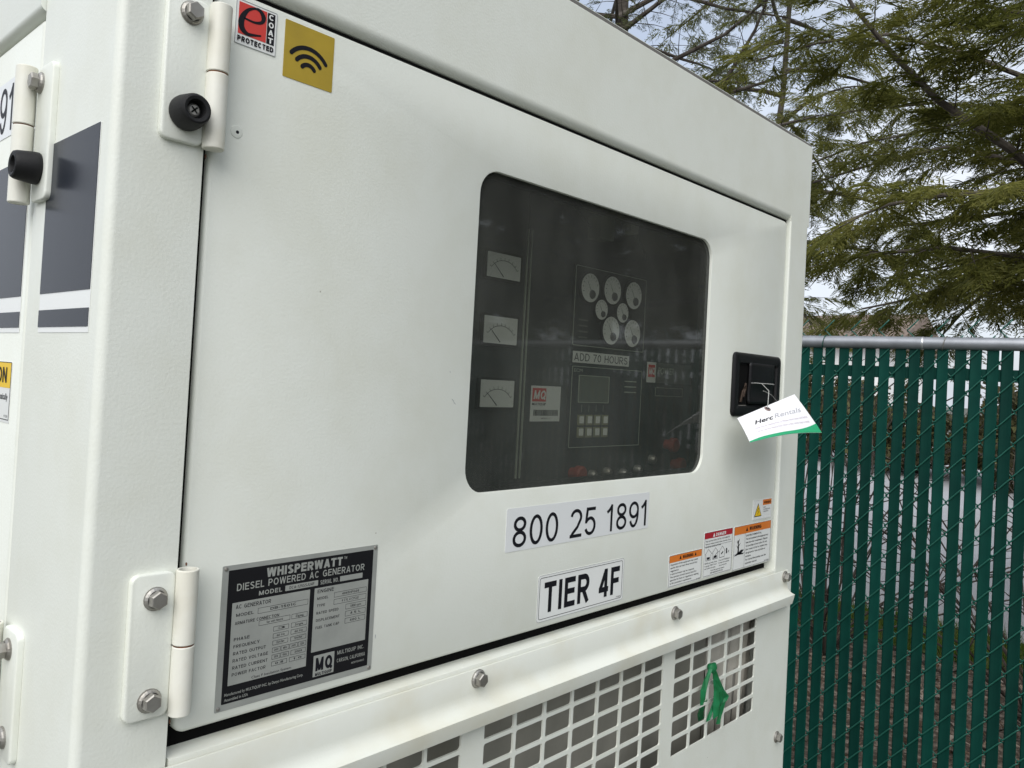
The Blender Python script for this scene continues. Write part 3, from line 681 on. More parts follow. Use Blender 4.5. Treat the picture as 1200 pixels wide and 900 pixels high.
s = sticker('danger_label_indoors', .8486, .9345, -.2742, -.2088, STICKER, .0014)
x0, x1, z0, z1 = .8486, .9345, -.2742, -.2088
ring(x0+.0008, x1-.0008, z0+.0008, z1-.0008, .0003, T1, T2, .001).build('label_border', INK, s)
flat('header_band', DRED, s, x0+.0012, x1-.0012, z1-.0098, z1-.0012)
mb = MB(); gro(mb, 'DANGER', x0+.034, x0+.064, z1-.0082, z1-.0034, T2+.0002, t=.22)
mb.add([FR(x0+.0245, T2+.0002, z1-.0084), FR(x0+.0315, T2+.0002, z1-.0084), FR(x0+.028, T2+.0002, z1-.0026)], [(0, 1, 2)]); mb.build('header_lettering', STICKER, s)
mb = MB()
lines(mb, [('Using a generator indoors CAN KILL YOU IN MINUTES.', .95), ('Generator exhaust contains carbon monoxide. This is', .98), ('a poison you cannot see or smell.', .6)], x0+.004, x1-.004, z1-.0122, .0043, .0022, T2, bold=.006)
houses(mb, x0, x1, z0, z1, z1-.01)
lines(mb, [('NEVER use inside a home     Only use OUTSIDE and', .96), ('or garage, EVEN IF doors      far away from windows,', .96), ('and windows are open.          doors, and vents.', .86)], x0+.004, x1-.004, z0+.0205, .0038, .0020, T2, bold=.006)
lines(mb, [('Avoid other generator hazards.', 1), ('READ MANUAL BEFORE USE.', .9)], x0+.022, x1-.022, z0+.0086, .0036, .0020, T2, bold=.008)
mb.build('lettering', INK, s)
def fish(mb, x0, x1, z0, z1, hz):
    w_, h_ = x1-x0, z1-z0; d = T2+.00005; xl = x0+w_*.29
    stroke(mb, [(xl, z0+.001), (xl, hz)], [.0005]*2, d); stroke(mb, [(x0+.001, z0+h_*.36), (xl, z0+h_*.36)], [.0004]*2, d)
    c = x0+w_*.12
    stroke(mb, [(c, z0+h_*.37), (c+.001, z0+h_*.5), (c-.001, z0+h_*.68)], [.005, .003, .0015], d)
    for p, q in (((.0, .48), (-.035, .56)), ((.0, .52), (.05, .60)), ((.005, .56), (-.03, .66)), ((-.005, .60), (.03, .70))):
        stroke(mb, [(c+w_*p[0], z0+h_*p[1]), (c+w_*q[0], z0+h_*q[1])], [.0022, .0008], d)
    stroke(mb, [(x0+w_*.03, z0+h_*.33), (x0+w_*.12, z0+h_*.37), (x0+w_*.26, z0+h_*.34)], [.0008, .004, .0012], d)
    e = x0+w_*.20; stroke(mb, [(e-.010, z0+h_*.37), (e, z0+h_*.40), (e+.008, z0+h_*.43)], [.002, .006, .001], d)
warning('warning_label_environment', .9392, 1.0665, -.2770, -.2092, 'WARNING', ORANGE, .20,
        [('            ENVIRONMENTAL', .66), ('The fuel contained in this equipment may', .96), ('leak from the containment. Dispose', .94), ('of according to local codes. Do not', .92), ('pour waste oil, fuel or coolant onto', .94), ('the ground or into any drain or', .86), ('stream.', .24), ('For more information see the', .9), ('operation manual.', .5)], fish, .27)
s = sticker('warning_label_shock', .9992, 1.0650, -.2050, -.1730, STICKER, .001)
x0, x1, z0, z1 = .9992, 1.0650, -.2050, -.1730
ring(x0+.0006, x1-.0006, z0+.0006, z1-.0006, .0003, T1, T2, .001).build('label_border', mat('faint_grey', (.5, .5, .5), .5), s)
flat('header_band', ORANGE, s, x0+.034, x1-.0012, z1-.0098, z1-.001)
MB().add([FR(x0+.0045, T2, z0+.0050), FR(x0+.0305, T2, z0+.0050), FR(x0+.0175, T2, z0+.0265)], [(0, 1, 2)]).build('triangle_border', INK, s)
MB().add([FR(x0+.0068, T2+.0001, z0+.0063), FR(x0+.0282, T2+.0001, z0+.0063), FR(x0+.0175, T2+.0001, z0+.0240)], [(0, 1, 2)]).build('yellow_triangle', YEL, s)
mb = MB(); stroke(mb, [(x0+.0190, z0+.019), (x0+.0160, z0+.0135), (x0+.0190, z0+.0135), (x0+.0160, z0+.008)], [.0012, .0018, .0018, .0006], T2+.0002)
text(mb, 'WARNING', x0+.0365, x1-.0035, z1-.0075, z1-.0038, T2+.0002, bold=.02, ref=CAP)
lines(mb, [('HIGH', .3), ('VOLTAGE CAN', .9), ('CAUSE SHOCK', .7)], x0+.036, x1-.003, z1-.0125, .0034, .0018, T2); mb.build('lettering', INK, s)
# sealed screw hole and scratches on the door
MB().lathe(FR(.0927, 0, .1808), (0, -1, 0), [(0, .0052), (.0005, .0047), (.0007, .0025)], 20).build('sealant_dot', PAINT, gen, smooth=True)
MB().lathe(FR(.0932, .0006, .1805), (0, -1, 0), [(0, .0015), (.0003, .0012)], 9).build('screw_hole', INK, gen)
scr = mat('scratch_grey', (.40, .42, .42), .6)
for (x, z, dx, dz, ww) in ((.3345, -.0225, .004, -.004, .0008), (.3375, -.0262, .003, -.002, .0007), (.2560, -.2400, .0002, -.004, .0010), (.3300, .0050, .001, -.002, .0006), (1.012, .045, .003, -.006, .0009)):
    mb = MB(); stroke(mb, [(x, z), (x+dx*.5, z+dz*.4), (x+dx, z+dz)], [ww*.4, ww, ww*.3], .00025); mb.build('paint_chip', scr, gen)
rc = random.Random(17)
for (x, z) in ((.0668, .1560), (.0735, -.1505), (.0660, -.2640), (.0742, -.2080), (.0655, .2120)):
    mb = MB(); a_ = rc.uniform(-.4, .4); q_ = rc.uniform(.002, .004); stroke(mb, [(x-.0, z), (x+.0006*a_, z-q_*.5), (x+.001*a_, z-q_)], [.0008, .0015, .0005], PF+.0006 if x < .067 else .0004); mb.build('rust_stain', RUST, gen)
# rust weeping from the lower hinge
mb = MB(); stroke(mb, [(.0655, -.246), (.0650, -.252), (.0654, -.2585)], [.001, .0026, .001], PF+.0003); mb.build('rust_stain', RUST, gen)

# ---- flank decals
def band(name, m, y0, y1, z0, z1, d=.0004, parent=gen): return plate(y0, y1, z0, z1, d-.0003, d, .0003, 2, SD).build(name, m, parent)
for y0, y1, dd in ((.0145, .1235, .0004), (.1740, 1.10, -.00005)):
    s = band('stripe_decal', STICKER, y0, y1, .0170, .1660, dd)
    band('stripe_band', VINYL, y0+.001, y1, .0475, .1660, dd+.0004, s); band('stripe_band', VINYL, y0+.001, y1, .0212, .0345, dd+.0004, s)
s = plate(.2260, .498, .1945, .2470, -.0004, -.00005, .001, 3, SD).build('number_label', CLEARST, gen)
def SDr(y, d, z): return SD(.2330+.4900-y, d, z)          # lettering on the flank reads towards the camera
words('800 25 1891', .2330, .4900, .1995, .2420, .00015, SDr, s)
s = plate(.1865, .300, -.0600, -.0080, -.0004, -.00005, .001, 3, SD).build('caution_label', STICKER, gen)
band('header_band', YEL, .1880, .2985, -.0304, -.0086, .0002, s)
ring(.1872, .2993, -.0578, -.0084, .0006, -.0001, .0002, .001, SD).build('label_border', INK, s)
mb = MB()
def SDq(y, d, z): return SD(.1990+.2900-y, d, z)
gro(mb, 'CAUTION', .200, .2910, -.0262, -.0128, .0005, F=SDq, t=.17); text(mb, 'This unit may start automatically', .1975, .2960, -.0405, -.0352, .0003, F=SDq, bold=.01, ref=CAP); text(mb, 'M1250', .289, .2985, -.0555, -.0535, .0003, F=SDq, ref=CAP)
mb.build('lettering', INK, s)

# ================================================================== inside the window
PY = .10
def IN(x, d, z): return (x, PY-d, H+z)
mb = MB(); mb.box(.545, 1.058, PY, PY+.004, H-.27, H+.275); part('control_panel', mb, PANEL)
mb = MB(); mb.box(.1255, .5405, PY-.001, PY+.003, H-.27, H+.275); mp_ = part('meter_panel', mb, PANEL)
for x in (.5405, .5475):
    MB().box(x, x+.0012, PY-.0035, PY-.0012, H-.125, H+.192).build('panel_edge', EDGEL, mp_)
def inbox(name, m, x0, x1, z0, z1, d0, d1, parent=gen, r=.002): return plate(x0, x1, z0, z1, d0, d1, r, 3, IN).build(name, m, parent)
for z0, z1 in ((.1225, .1525), (.0425, .0755), (-.0350, -.0020)):
    g_ = inbox('panel_meter', PLASTIC, .4635, .5290, z0-.003, z1+.003, .0012, .006)
    inbox('meter_face', DIAL, .4670, .5255, z0, z1, .006, .0064, g_, .001)
    mb = MB(); cx, cz = .4965, z0+.002
    arcp = [(cx+.026*math.cos(math.radians(a)), cz+.020*math.sin(math.radians(a))) for a in np.linspace(150, 30, 14)]
    stroke(mb, arcp, [.0007]*14, .0066, IN)
    for a in np.linspace(150, 30, 9):
        u = (math.cos(math.radians(a)), math.sin(math.radians(a)))
        stroke(mb, [(cx+.026*u[0], cz+.020*u[1]), (cx+.029*u[0], cz+.0235*u[1])], [.0007]*2, .0066, IN)
    stroke(mb, [(cx-.001, cz), (cx-.018, cz+.015)], [.0016, .0008], .0067, IN)
    mb.build('needle', DIALDK, g_)
gl_ = inbox('gauge_plate', mat('gauge_plate', (.022, .026, .026), .5), .638, .813, .049, .163, .0005, .003)
ring(.640, .811, .051, .161, .0009, .003, .0034, .003, IN).build('plate_outline', EDGEL, gl_)
for k in range(4): MB().box(.652, .672, PY-.0034, PY-.003, H+.062+.008*k, H+.064+.008*k).build('plate_text', mat('dim_text', (.10, .11, .09), .6), gl_)
for x, z, r in [(.668, .132, .0205), (.720, .1345, .0205), (.773, .133, .0205), (.696, .1045, .0145), (.747, .1050, .0145), (.721, .077, .0205), (.774, .077, .0205)]:
    g_ = MB().lathe(IN(x, .0031, z), (0, -1, 0), [(0, r*1.08), (.004, r*1.08), (.0045, r*1.0)], 32).build('gauge', PLASTIC, gen)
    MB().lathe(IN(x, .0074, z), (0, -1, 0), [(0, r*.97), (.0004, r*.97)], 32).build('dial_face', DIAL, g_)
    MB().lathe(IN(x+r*.22, .0079, z-r*.42), (0, -1, 0), [(0, r*.31), (.002, r*.26)], 18).build('gauge_hub', DIALDK, g_)
    mb = MB(); stroke(mb, [(x+r*.2, z-r*.4), (x-r*.35, z+r*.45)], [.0012, .0005], .0082, IN)
    for a in np.linspace(20, 200, 9):
        u = (math.cos(math.radians(a)), math.sin(math.radians(a))); stroke(mb, [(x+r*.72*u[0], z+r*.72*u[1]), (x+r*.86*u[0], z+r*.86*u[1])], [.0008]*2, .0080, IN)
    mb.build('needle', DIALDK, g_)
s = inbox('hours_label', DIAL, .645, .778, .0278, .0435, .0008, .0012, r=.0005)
mb = MB(); gro(mb, 'ADD 70 HOURS', .648, .774, .0305, .0410, .0014, F=IN, t=.13); mb.build('lettering', DIALDK, s)
c_ = inbox('controller', mat('controller_face', (.020, .024, .030), .45), .640, .811, -.0905, .0245, .0005, .004)
ring(.6415, .8095, -.0890, .0230, .0009, .004, .0044, .002, IN).build('face_outline', EDGEL, c_)
inbox('screen', SCREEN, .6580, .7260, -.0260, .0100, .004, .0046, c_, .001)
ring(.6570, .7270, -.0270, .0110, .0010, .0040, .0050, .001, IN).build('screen_frame', EDGEL, c_)
for j in range(2):
    for i in range(4):
        x = .6590+.0185*i; z = -.0575-.0170*j
        b_ = inbox('button', mat('button_rim', (.22, .22, .13), .5), x-.0008, x+.0142, z-.0008, z+.0138, .004, .0050, c_, .001)
        inbox('button_cap', DIAL, x+.0028, x+.0122, z+.002, z+.0118, .0051, .0056, c_, .001)
mb = MB(); text(mb, 'ECM', .645, .664, .0150, .0195, .0045, F=IN)
for i in range(4): stroke(mb, [(.6660+.0165*i, -.030), (.6660+.0165*i, -.040)], [.0007]*2, .0045, IN)
for k in range(3): stroke(mb, [(.765, .006-.008*k), (.795, .006-.008*k)], [.0016]*2, .0045, IN)
mb.build('lettering', EDGEL, c_)
s = inbox('asset_label', DIAL, .5640, .6235, -.0530, -.0065, .0005, .0010, r=.0005)
inbox('red_field', RED, .5665, .5935, -.0270, -.0095, .0010, .0013, s, .0003)
mb = MB(); gro(mb, 'MQ', .5685, .5915, -.0240, -.0125, .0016, F=IN, t=.2, slant=.15); mb.build('logo_lettering', DIAL, s)
mb = MB(); text(mb, 'MULTIQUIP', .5665, .5935, -.0318, -.0288, .0013, F=IN, bold=.02, ref=CAP)
rr = random.Random(3); x = .5700
while x < .6180:
    q = rr.choice((.0004, .0008, .0012)); mb.box(x, x+q, PY-.0014, PY-.0011, H-.0455, H-.0378); x += q+rr.choice((.0006, .001))
text(mb, '4820117', .585, .603, -.0500, -.0480, .0013, F=IN, ref=CAP); mb.build('lettering', INK, s)
s = inbox('brand_label', DIAL, .8275, .8520, .0065, .0380, .0005, .0010, r=.0005)
inbox('red_field', RED, .8310, .8490, .0150, .0340, .0010, .0013, s, .0003)
mb = MB(); gro(mb, 'MQ', .8320, .8480, .0190, .0300, .0016, F=IN, t=.2, slant=.15); mb.build('logo_lettering', DIAL, s)
s = inbox('power_label', mat('dark_label', (.10, .105, .09), .5), .8524, .9580, .0065, .0380, .0005, .0010, r=.0005)
mb = MB(); text(mb, 'POWER', .857, .905, .0200, .0310, .0012, F=IN, bold=.02, shear=.2); mb.build('lettering', EDGEL, s)
s = inbox('small_label', PANEL, .853, .933, -.0140, -.0005, .0005, .0009, r=.0005); ring(.853, .933, -.0140, -.0005, .0008, .0009, .0012, .0006, IN).build('label_border', EDGEL, s)
for x, z in ((.657, -.124), (.893, -.090), (.916, -.122)):
    k_ = MB().lathe(IN(x, 0, z), (0, -1, 0), [(0, .008), (.008, .008), (.010, .0115), (.018, .0115), (.020, .009)], 20).build('red_switch_knob', REDPL, gen, smooth=True)
for x, z in ((.700, -.128), (.735, -.126), (.775, -.130), (.812, -.126), (.850, -.112)):
    MB().lathe(IN(x, 0, z), (0, -1, 0), [(0, .007), (.006, .007), (.010, .004)], 14).build('toggle_switch', STEEL, gen, smooth=True)
inbox('relay', mat('relay_grey', (.20, .22, .17), .6), .665, .697, .200, .232, .0005, .022)
inbox('relay', mat('relay_white', (.55, .55, .50), .6), .745, .765, .222, .236, .0005, .016)
inbox('relay', mat('relay_grey', (.20, .22, .17), .6), .590, .606, .236, .258, .0005, .014)
for a_, b_2 in (((.70, .225), (.745, .228)), ((.765, .226), (.80, .19)), ((.66, .215), (.62, .24))):
    MB().tube([IN(a_[0], .01, a_[1]), IN((a_[0]+b_2[0])/2, .018, (a_[1]+b_2[1])/2-.012), IN(b_2[0], .008, b_2[1])], .0018, 6).build('wiring', INK, gen, smooth=True)

# ================================================================== tag and ribbon
def onY(px, py, d):
    r = ray(px, py); t = (-d-CAM.y)/r.y; return CAM+r*t
TL, TR, BR, BL = onY(864, 490, .030), onY(931, 462, .052), onY(964, 504.5, .100), onY(880, 516, .066)
tag = empty('rental_tag', onY(898, 481, .038), 'white rental tag with green lower edge tied to the black latch', 'tag')
def cardp(u, v, off=0.):                       # u along the top, v downwards
    p = TL*(1-u)*(1-v)+TR*u*(1-v)+BR*u*v+BL*(1-u)*v
    nrm = (TR-TL).cross(BL-TL).normalized()
    if nrm.dot(CAM-TL) < 0: nrm = -nrm
    return p+nrm*(.006*math.sin(math.pi*u)*v-.004*v*v+off)
def card(name, m, u0, u1, v0, v1, off, thick):
    n_ = 14; mb = MB(); g = [[cardp(u0+(u1-u0)*i/n_, v0+(v1-v0)*j/8, off) for j in range(9)] for i in range(n_+1)]
    g2 = [[cardp(u0+(u1-u0)*i/n_, v0+(v1-v0)*j/8, off-thick) for j in range(9)] for i in range(n_+1)]
    vs = [p for q in g for p in q]+[p for q in g2 for p in q]; K = (n_+1)*9; fs = []
    for i in range(n_):
        for j in range(8):
            a = i*9+j; fs.append((a, a+1, a+10, a+9)); fs.append((K+a, K+a+9, K+a+10, K+a+1))
    for i in range(n_): fs += [(i*9, i*9+9, K+i*9+9, K+i*9), (i*9+8, K+i*9+8, K+i*9+17, i*9+17)]
    for j in range(8): fs += [(j, K+j, K+j+1, j+1), (n_*9+j, n_*9+j+1, K+n_*9+j+1, K+n_*9+j)]
    mb.add(vs, fs); return mb.build(name, m, tag, smooth=True)
card('card', TAGW, 0, 1, 0, 1, 0, .0006); 
mb = MB()
# green edge: deeper towards the free corner
n_ = 16; vs = []
for i in range(n_+1):
    u = .0+i/n_; v0 = .91-.13*max(0, (u-.6)/.4)**1.6+.05*max(0, (.15-u)/.15)
    vs += [cardp(u, v0, .0004), cardp(u, 1.004, .0004)]
mb.add(vs, [(2*i, 2*i+1, 2*i+3, 2*i+2) for i in range(n_)]); mb.build('green_edge', TAGG, tag)
mb = MB()
mf = lambda x, z: cardp(x, z, .0004)
def ttext(mb, s_, u0, u1, v0, v1, bold=0, shear=0, ref=CAP):
    vs, fs = text_verts(s_, bold, shear); ax = min(v[0] for v in vs); bx = max(v[0] for v in vs)
    mb.add([cardp(u0+(v[0]-ax)/(bx-ax)*(u1-u0), v1+(v0-v1)*(v[1]-ref[0])/(ref[1]-ref[0]), .0004) for v in vs], fs)
ttext(mb, 'Herc', .17, .46, .33, .46, .018, .4); mb.build('lettering', INK, tag)
mb = MB(); ttext(mb, 'Rentals', .47, .92, .32, .45, .0, .4); mb.build('lettering', GREY_INK, tag)
mb = MB(); ttext(mb, 'Thank you for renting from us. Please return clean and fueled.', .13, .94, .56, .62); ttext(mb, 'Call for service twenty four hours a day, seven days a week', .13, .92, .68, .74); mb.build('lettering', mat('pale_ink', (.62, .55, .62), .5), tag)
e0 = cardp(.47, .10, .0005); nr = (TR-TL).cross(BL-TL).normalized()
if nr.dot(CAM-TL) < 0: nr = -nr
MB().lathe(e0, nr, [(0, .0050), (.0005, .0046), (.0006, .0024)], 16).build('eyelet', mat('brass_eyelet', (.32, .22, .20), .4, .6), tag)
MB().lathe(e0+nr*.0007, nr, [(0, .0024), (.0001, .0024)], 12).build('eyelet_hole', INK, tag)
kn = Vector(FR(.992, .0085, .0145))
mb = MB(); mb.tube([kn, kn*.6+e0*.4+Vector((.004, -.006, .004)), e0+nr*.001], .0006, 5)
q_ = Vector(FR(1.045, .010, -.012)); mb.tube([kn*.7+e0*.3, (kn+q_)/2+Vector((0, -.004, -.004)), q_], .0005, 5)
mb.tube([Vector(FR(.965, .0090, .0146)), kn, Vector(FR(1.035, .0080, .0146))], .0006, 5)
mb.build('tie_wire', STRING, tag)

rib = empty('ribbon', (.845, -.01, H-.40), 'green plastic ribbon knotted to the white grille bars', 'ribbon')
def rb(x, z, d): return Vector((x, -d, H+z))
def tail(cent, widths, dirs, name, folds):
    mb = MB(); n = len(cent); M_ = 5; vs = []
    for i, (x, z, d) in enumerate(cent):
        for j in range(M_):
            s_ = j/(M_-1)-.5; a = dirs[i]
            vs.append(rb(x+math.cos(a)*s_*widths[i], z+math.sin(a)*s_*widths[i], d+folds*math.sin(s_*7+i*.9)))
    mb.add(vs, [(i*M_+j, i*M_+j+1, (i+1)*M_+j+1, (i+1)*M_+j) for i in range(n-1) for j in range(M_-1)])
    o = mb.build(name, RIBBON, rib); s_ = o.modifiers.new('t', 'SOLIDIFY'); s_.thickness = .0006
def gp(px, py, d): p = onY(px, py, d); return (p.x, p.z-H, d)
tail([gp(833, 783, .014), gp(829, 796, .016), gp(826, 810, .017), gp(824, 824, .016)], [.007, .013, .017, .012], [-.1, -.15, -.2, .5], 'ribbon_tail', .0022)
tail([gp(825, 822, .005), gp(823, 832, -.002), gp(823, 841, -.008)], [.020, .022, .015], [.3, .4, .7], 'ribbon_tail', .003)
tail([gp(836, 784, .014), gp(841, 797, .017), gp(845, 810, .018), gp(846, 822, .018), gp(843, 832, .017)], [.009, .020, .032, .044, .040], [-.2, -.25, -.2, .1, .5], 'ribbon_tail', .003)
tail([gp(847, 824, .017), gp(845, 836, .016), gp(842, 848, .015)], [.020, .014, .006], [.3, .2, .2], 'ribbon_tail', .002)
tail([gp(838, 822, .015), gp(834, 834, .013), gp(831, 843, .012)], [.014, .018, .012], [.3, .4, .6], 'ribbon_tail', .002)
kx, kz, kd = gp(834.5, 782, .012)
mb = MB(); lo = []
for i in range(9):
    a = math.pi*i/8; lo.append([rb(kx+(.0085*math.cos(a)), kz+(.0075+.0022*math.sin(5*b2))*math.sin(a)*math.cos(b2)+.001*math.sin(3*a), kd+.007*math.sin(a)*math.sin(b2)) for b2 in [2*math.pi*k/12 for k in range(12)]])
mb.loft(lo); mb.build('knot', RIBBON, rib, smooth=True)

# ================================================================== FENCE
FO = Vector((2.606, .587, 0)); PH = math.radians(-83.3); FD = Vector((math.cos(PH), math.sin(PH), 0)); FN = Vector((FD.y, -FD.x, 0))
if FN.dot(CAM-FO) < 0: FN = -FN                  # towards the camera
PITCH_F, HP = .0445, .1015
SP, ST = .0336, .0055
RZ, RR = H+.1925, .0215
N0, N1 = -24, 104
fen = empty('chain_link_fence', FO+FD*.35, 'dark green slatted chain link fence with galvanised top rail behind the generator', 'fence')
def FP(s_, d, z): return FO+FD*s_+FN*d+Vector((0, 0, z))
ZBOT, ZTOP = .06, RZ-.012
def child(name, me, s_, par=fen):
    o = bpy.data.objects.new(name, me); COL.objects.link(o); o.parent = par
    o.matrix_parent_inverse = Matrix.Translation(-par.location)
    o.location = FO+FD*s_; o.rotation_euler = (0, 0, PH); return o
def local(mb):  return mb
# slat in local axes: x along fence, y away from camera
mb = MB(); sec = [(-SP/2, 0), (-SP/2+.003, -ST/2), (-.004, -ST/2*.55), (.004, -ST/2*.55), (SP/2-.003, -ST/2), (SP/2, 0), (SP/2-.003, ST/2), (-SP/2+.003, ST/2)]
mb.loft([[(x, y, z) for x, y in sec] for z in (ZBOT, ZTOP)])
sme = mb.mesh('slat'); sme.materials.append(SLAT)
# picket wire: flattened spiral, front run rises to the right, rear run falls back behind the slat
mb = MB(); hw = PITCH_F/2+.0012; yd = ST/2+.0024; z = ZBOT-.02; pts = []
while z < RZ+.060:
    hs = SP/2+.0012
    for x, y, q in ((-hs, -yd, .055), (-hs*.5, -yd, .15), (0, -yd, .25), (hs*.5, -yd, .35), (hs, -yd, .445), (hs+.0035, -yd*.8, .462), (hw, -yd*.3, .485), (hw, yd*.3, .515), (hs+.0035, yd*.8, .538),
                    (hs, yd, .555), (hs*.5, yd, .65), (0, yd, .75), (-hs*.5, yd, .85), (-hs, yd, .945), (-hs-.0035, yd*.8, .962), (-hw, yd*.3, .985), (-hw, -yd*.3, 1.015), (-hs-.0035, -yd*.8, 1.038)):
        pts.append((x, y, z+HP*q))
    z += HP
pts = [p for p in pts if p[2] < RZ+.047]
mb.tube(pts, .0024, 5); wme = mb.mesh('wire'); wme.materials.append(WIREM)
for p in wme.polygons: p.use_smooth = True
rf_ = random.Random(5)
for k in range(N0, N1):
    # gaps were measured between slats: slat centres lie half a pitch on
    o = child('slat', sme, (k+.5)*PITCH_F+rf_.uniform(-.0009, .0009)); o.rotation_euler.y = rf_.uniform(-.0022, .0022)
    child('wire', wme, (k+.5)*PITCH_F).location.z = HP/2*(k % 2)-.012
FZ = lambda v: v
MB().tube([FP(N0*PITCH_F, 0, RZ), FP(8.05*PITCH_F-.0, 0, RZ)], RR, 24).build('top_rail', GALV, fen, smooth=True)
MB().tube([FP(8.05*PITCH_F+.0006, 0, RZ), FP(N1*PITCH_F, 0, RZ)], RR*.965, 24).build('top_rail', GALV, fen, smooth=True)
MB().lathe(FP(8.05*PITCH_F-.003, 0, RZ), FD, [(0, RR*1.0), (.001, RR*1.025), (.003, RR*1.025), (.006, RR*1.0)], 24).build('rail_joint', mat('bright_zinc', (.7, .7, .7), .3, .8), fen, smooth=True)
MB().box(N0*PITCH_F, N1*PITCH_F, -.001, .001, RZ-.092, RZ-.062)
lm = MB().box(N0*PITCH_F, N1*PITCH_F, .004, .0062, RZ-.119, RZ-.080).mesh('lock_strip'); lm.materials.append(SLAT); child('lock_strip', lm, 0)
for sx in (-.78, 1.62, 4.0):                            # line posts, behind the slats
    p0 = FP(sx, -.055, 0); MB().tube([p0, p0+Vector((0, 0, RZ-.02))], .030, 20).build('fence_post', GALV, fen, smooth=True)
for k in (1.0, 9.5, 17.5, 25.5):                   # tie wires round the rail
    c = FP(k*PITCH_F, 0, RZ); MB().tube([c+FN*(RR+.002)*math.cos(a)+Vector((0, 0, (RR+.002)*math.sin(a)))+FD*.004*a for a in np.linspace(-1.9, 2.4, 12)], .0016, 5).build('tie_wire', STEEL if k > 5 else WIREM, fen, smooth=True)

# ================================================================== GROUND
def sheet(name, x0, x1, y0, y1, z, m, kind='structure', lab=None):
    me = MB().add([(x0, y0, z), (x1, y0, z), (x1, y1, z), (x0, y1, z)], [(0, 1, 2, 3)]).mesh(name); o = link(name, me, m); o['kind'] = kind
    o['label'] = lab; return o
GR = mat('gravel_ground', (.115, .115, .095), .9, var=(2.2, (.075, .080, .060), .35, .65), bump=(60, .6, .01))
LIT = mat('leaf_litter', (.085, .062, .042), .95, var=(26, (.30, .24, .19), .46, .66), bump=(40, 1, .02))
CON = mat('pale_concrete', (.44, .44, .45), .8, var=(.8, (.37, .365, .36), .4, .7), bump=(40, .3, .004))
TURF = mat('turf', (.06, .085, .015), .95, var=(8, (.10, .10, .03), .4, .65))
sheet('ground', -300, 300, -300, 300, 0, GR, lab='grey gravel ground around the generator')
sheet('leaf_litter_bed', 2.70, 5.25, -14, 16, .004, LIT, lab='brown leaf litter bed behind the green fence')
sheet('grass_verge', 5.25, 6.02, -14, 40, .008, TURF, lab='narrow green grass verge beside the pale concrete lot')
sheet('concrete_lot', 6.02, 46, -30, 60, .004, CON, lab='pale concrete lot beyond the grass verge')
# grass blades and fallen leaves
rng = np.random.default_rng(11)
def tri_cloud(name, base, tri, m, kind, lab, cat):
    me = bpy.data.meshes.new(name); n = tri.shape[0]
    me.vertices.add(n*3); me.vertices.foreach_set('co', tri.reshape(-1).astype(np.float32))
    me.loops.add(n*3); me.loops.foreach_set('vertex_index', np.arange(n*3, dtype=np.int32))
    me.polygons.add(n); me.polygons.foreach_set('loop_start', np.arange(0, n*3, 3, dtype=np.int32)); me.polygons.foreach_set('loop_total', np.full(n, 3, np.int32))
    me.update(calc_edges=True); me.validate()
    return me
n = 15000; bx = rng.uniform(5.2, 6.05, n); by = rng.uniform(-3.5, 6, n); hh = rng.uniform(.05, .13, n); an = rng.uniform(0, 6.28, n); le = rng.uniform(0, .06, n)
tri = np.stack([np.stack([bx-.004*np.cos(an), by-.004*np.sin(an), np.full(n, .008)], 1), np.stack([bx+.004*np.cos(an), by+.004*np.sin(an), np.full(n, .008)], 1), np.stack([bx+le*np.sin(an), by+le*np.cos(an), .008+hh], 1)], 1)
o = link('grass', tri_cloud('grass', 0, tri, 0, 0, 0, 0), GRASSM); o['kind'] = 'stuff'; o['label'] = 'tufts of green grass along the verge'; o['category'] = 'grass'
n = 9000; c = np.stack([rng.uniform(2.72, 5.2, n), rng.uniform(-3, 5, n), rng.uniform(.006, .035, n)], 1); a = rng.normal(size=(n, 3))*np.array([.03, .03, .010]); b = rng.normal(size=(n, 3))*np.array([.03, .03, .010])
LEAFL = leaf_material('dead_leaves', (.06, .038, .022), (.19, .13, .085), (.42, .35, .28), .1, 7)
o = link('fallen_leaves', tri_cloud('fallen_leaves', 0, np.stack([c, c+a, c+b], 1), 0, 0, 0, 0), LEAFL); o['kind'] = 'stuff'; o['label'] = 'brown fallen leaves lying behind the fence'; o['category'] = 'leaves'

# ================================================================== TREES
def spray_template(rg, L=.24, nside=8, droop=.25, w=.0095):
    """a flat frond: list of triangles (n,3,3); x forward, y sideways, z up"""
    T = []
    def leaf(p, d, ln, wd):
        d = d/np.linalg.norm(d); s_ = np.array([-d[1], d[0], 0]); s_ = s_/(np.linalg.norm(s_)+1e-9)
        up_ = np.array([0, 0, rg.uniform(-.25, .25)*wd])
        m_ = p+d*ln*.45; q = p+d*ln; q[2] -= ln*droop*.5
        T.append((p, m_+s_*wd/2+up_, q)); T.append((p, q, m_-s_*wd/2-up_))
    spine = []
    for i in range(nside+1):
        u = i/nside; spine.append(np.array([L*u, .02*math.sin(u*3+rg.uniform(-.3, .3)), -droop*L*u*u]))
    leaf(spine[0].copy(), spine[-1]-spine[0], L*1.0, w*.32)
    for i in range(nside):
        u = i/nside; ln = L*(.46*(1-u)+.14)*rg.uniform(.75, 1.15)
        for s_ in (-1, 1):
            a = math.radians(rg.uniform(42, 62)); d = np.array([math.cos(a), s_*math.sin(a), rg.uniform(-.25, .08)])
            p = spine[i]+np.array([rg.uniform(0, L/nside*.6), 0, 0]); leaf(p.copy(), d, ln, w)
            for k in range(3):
                v = .25+.25*k; b = a*s_+rg.choice((-1, 1))*math.radians(rg.uniform(28, 45))
                leaf(p+d*ln*v, np.array([math.cos(b), math.sin(b), rg.uniform(-.3, .1)]), ln*.42*rg.uniform(.7, 1.2), w*.8)
    return np.array(T)
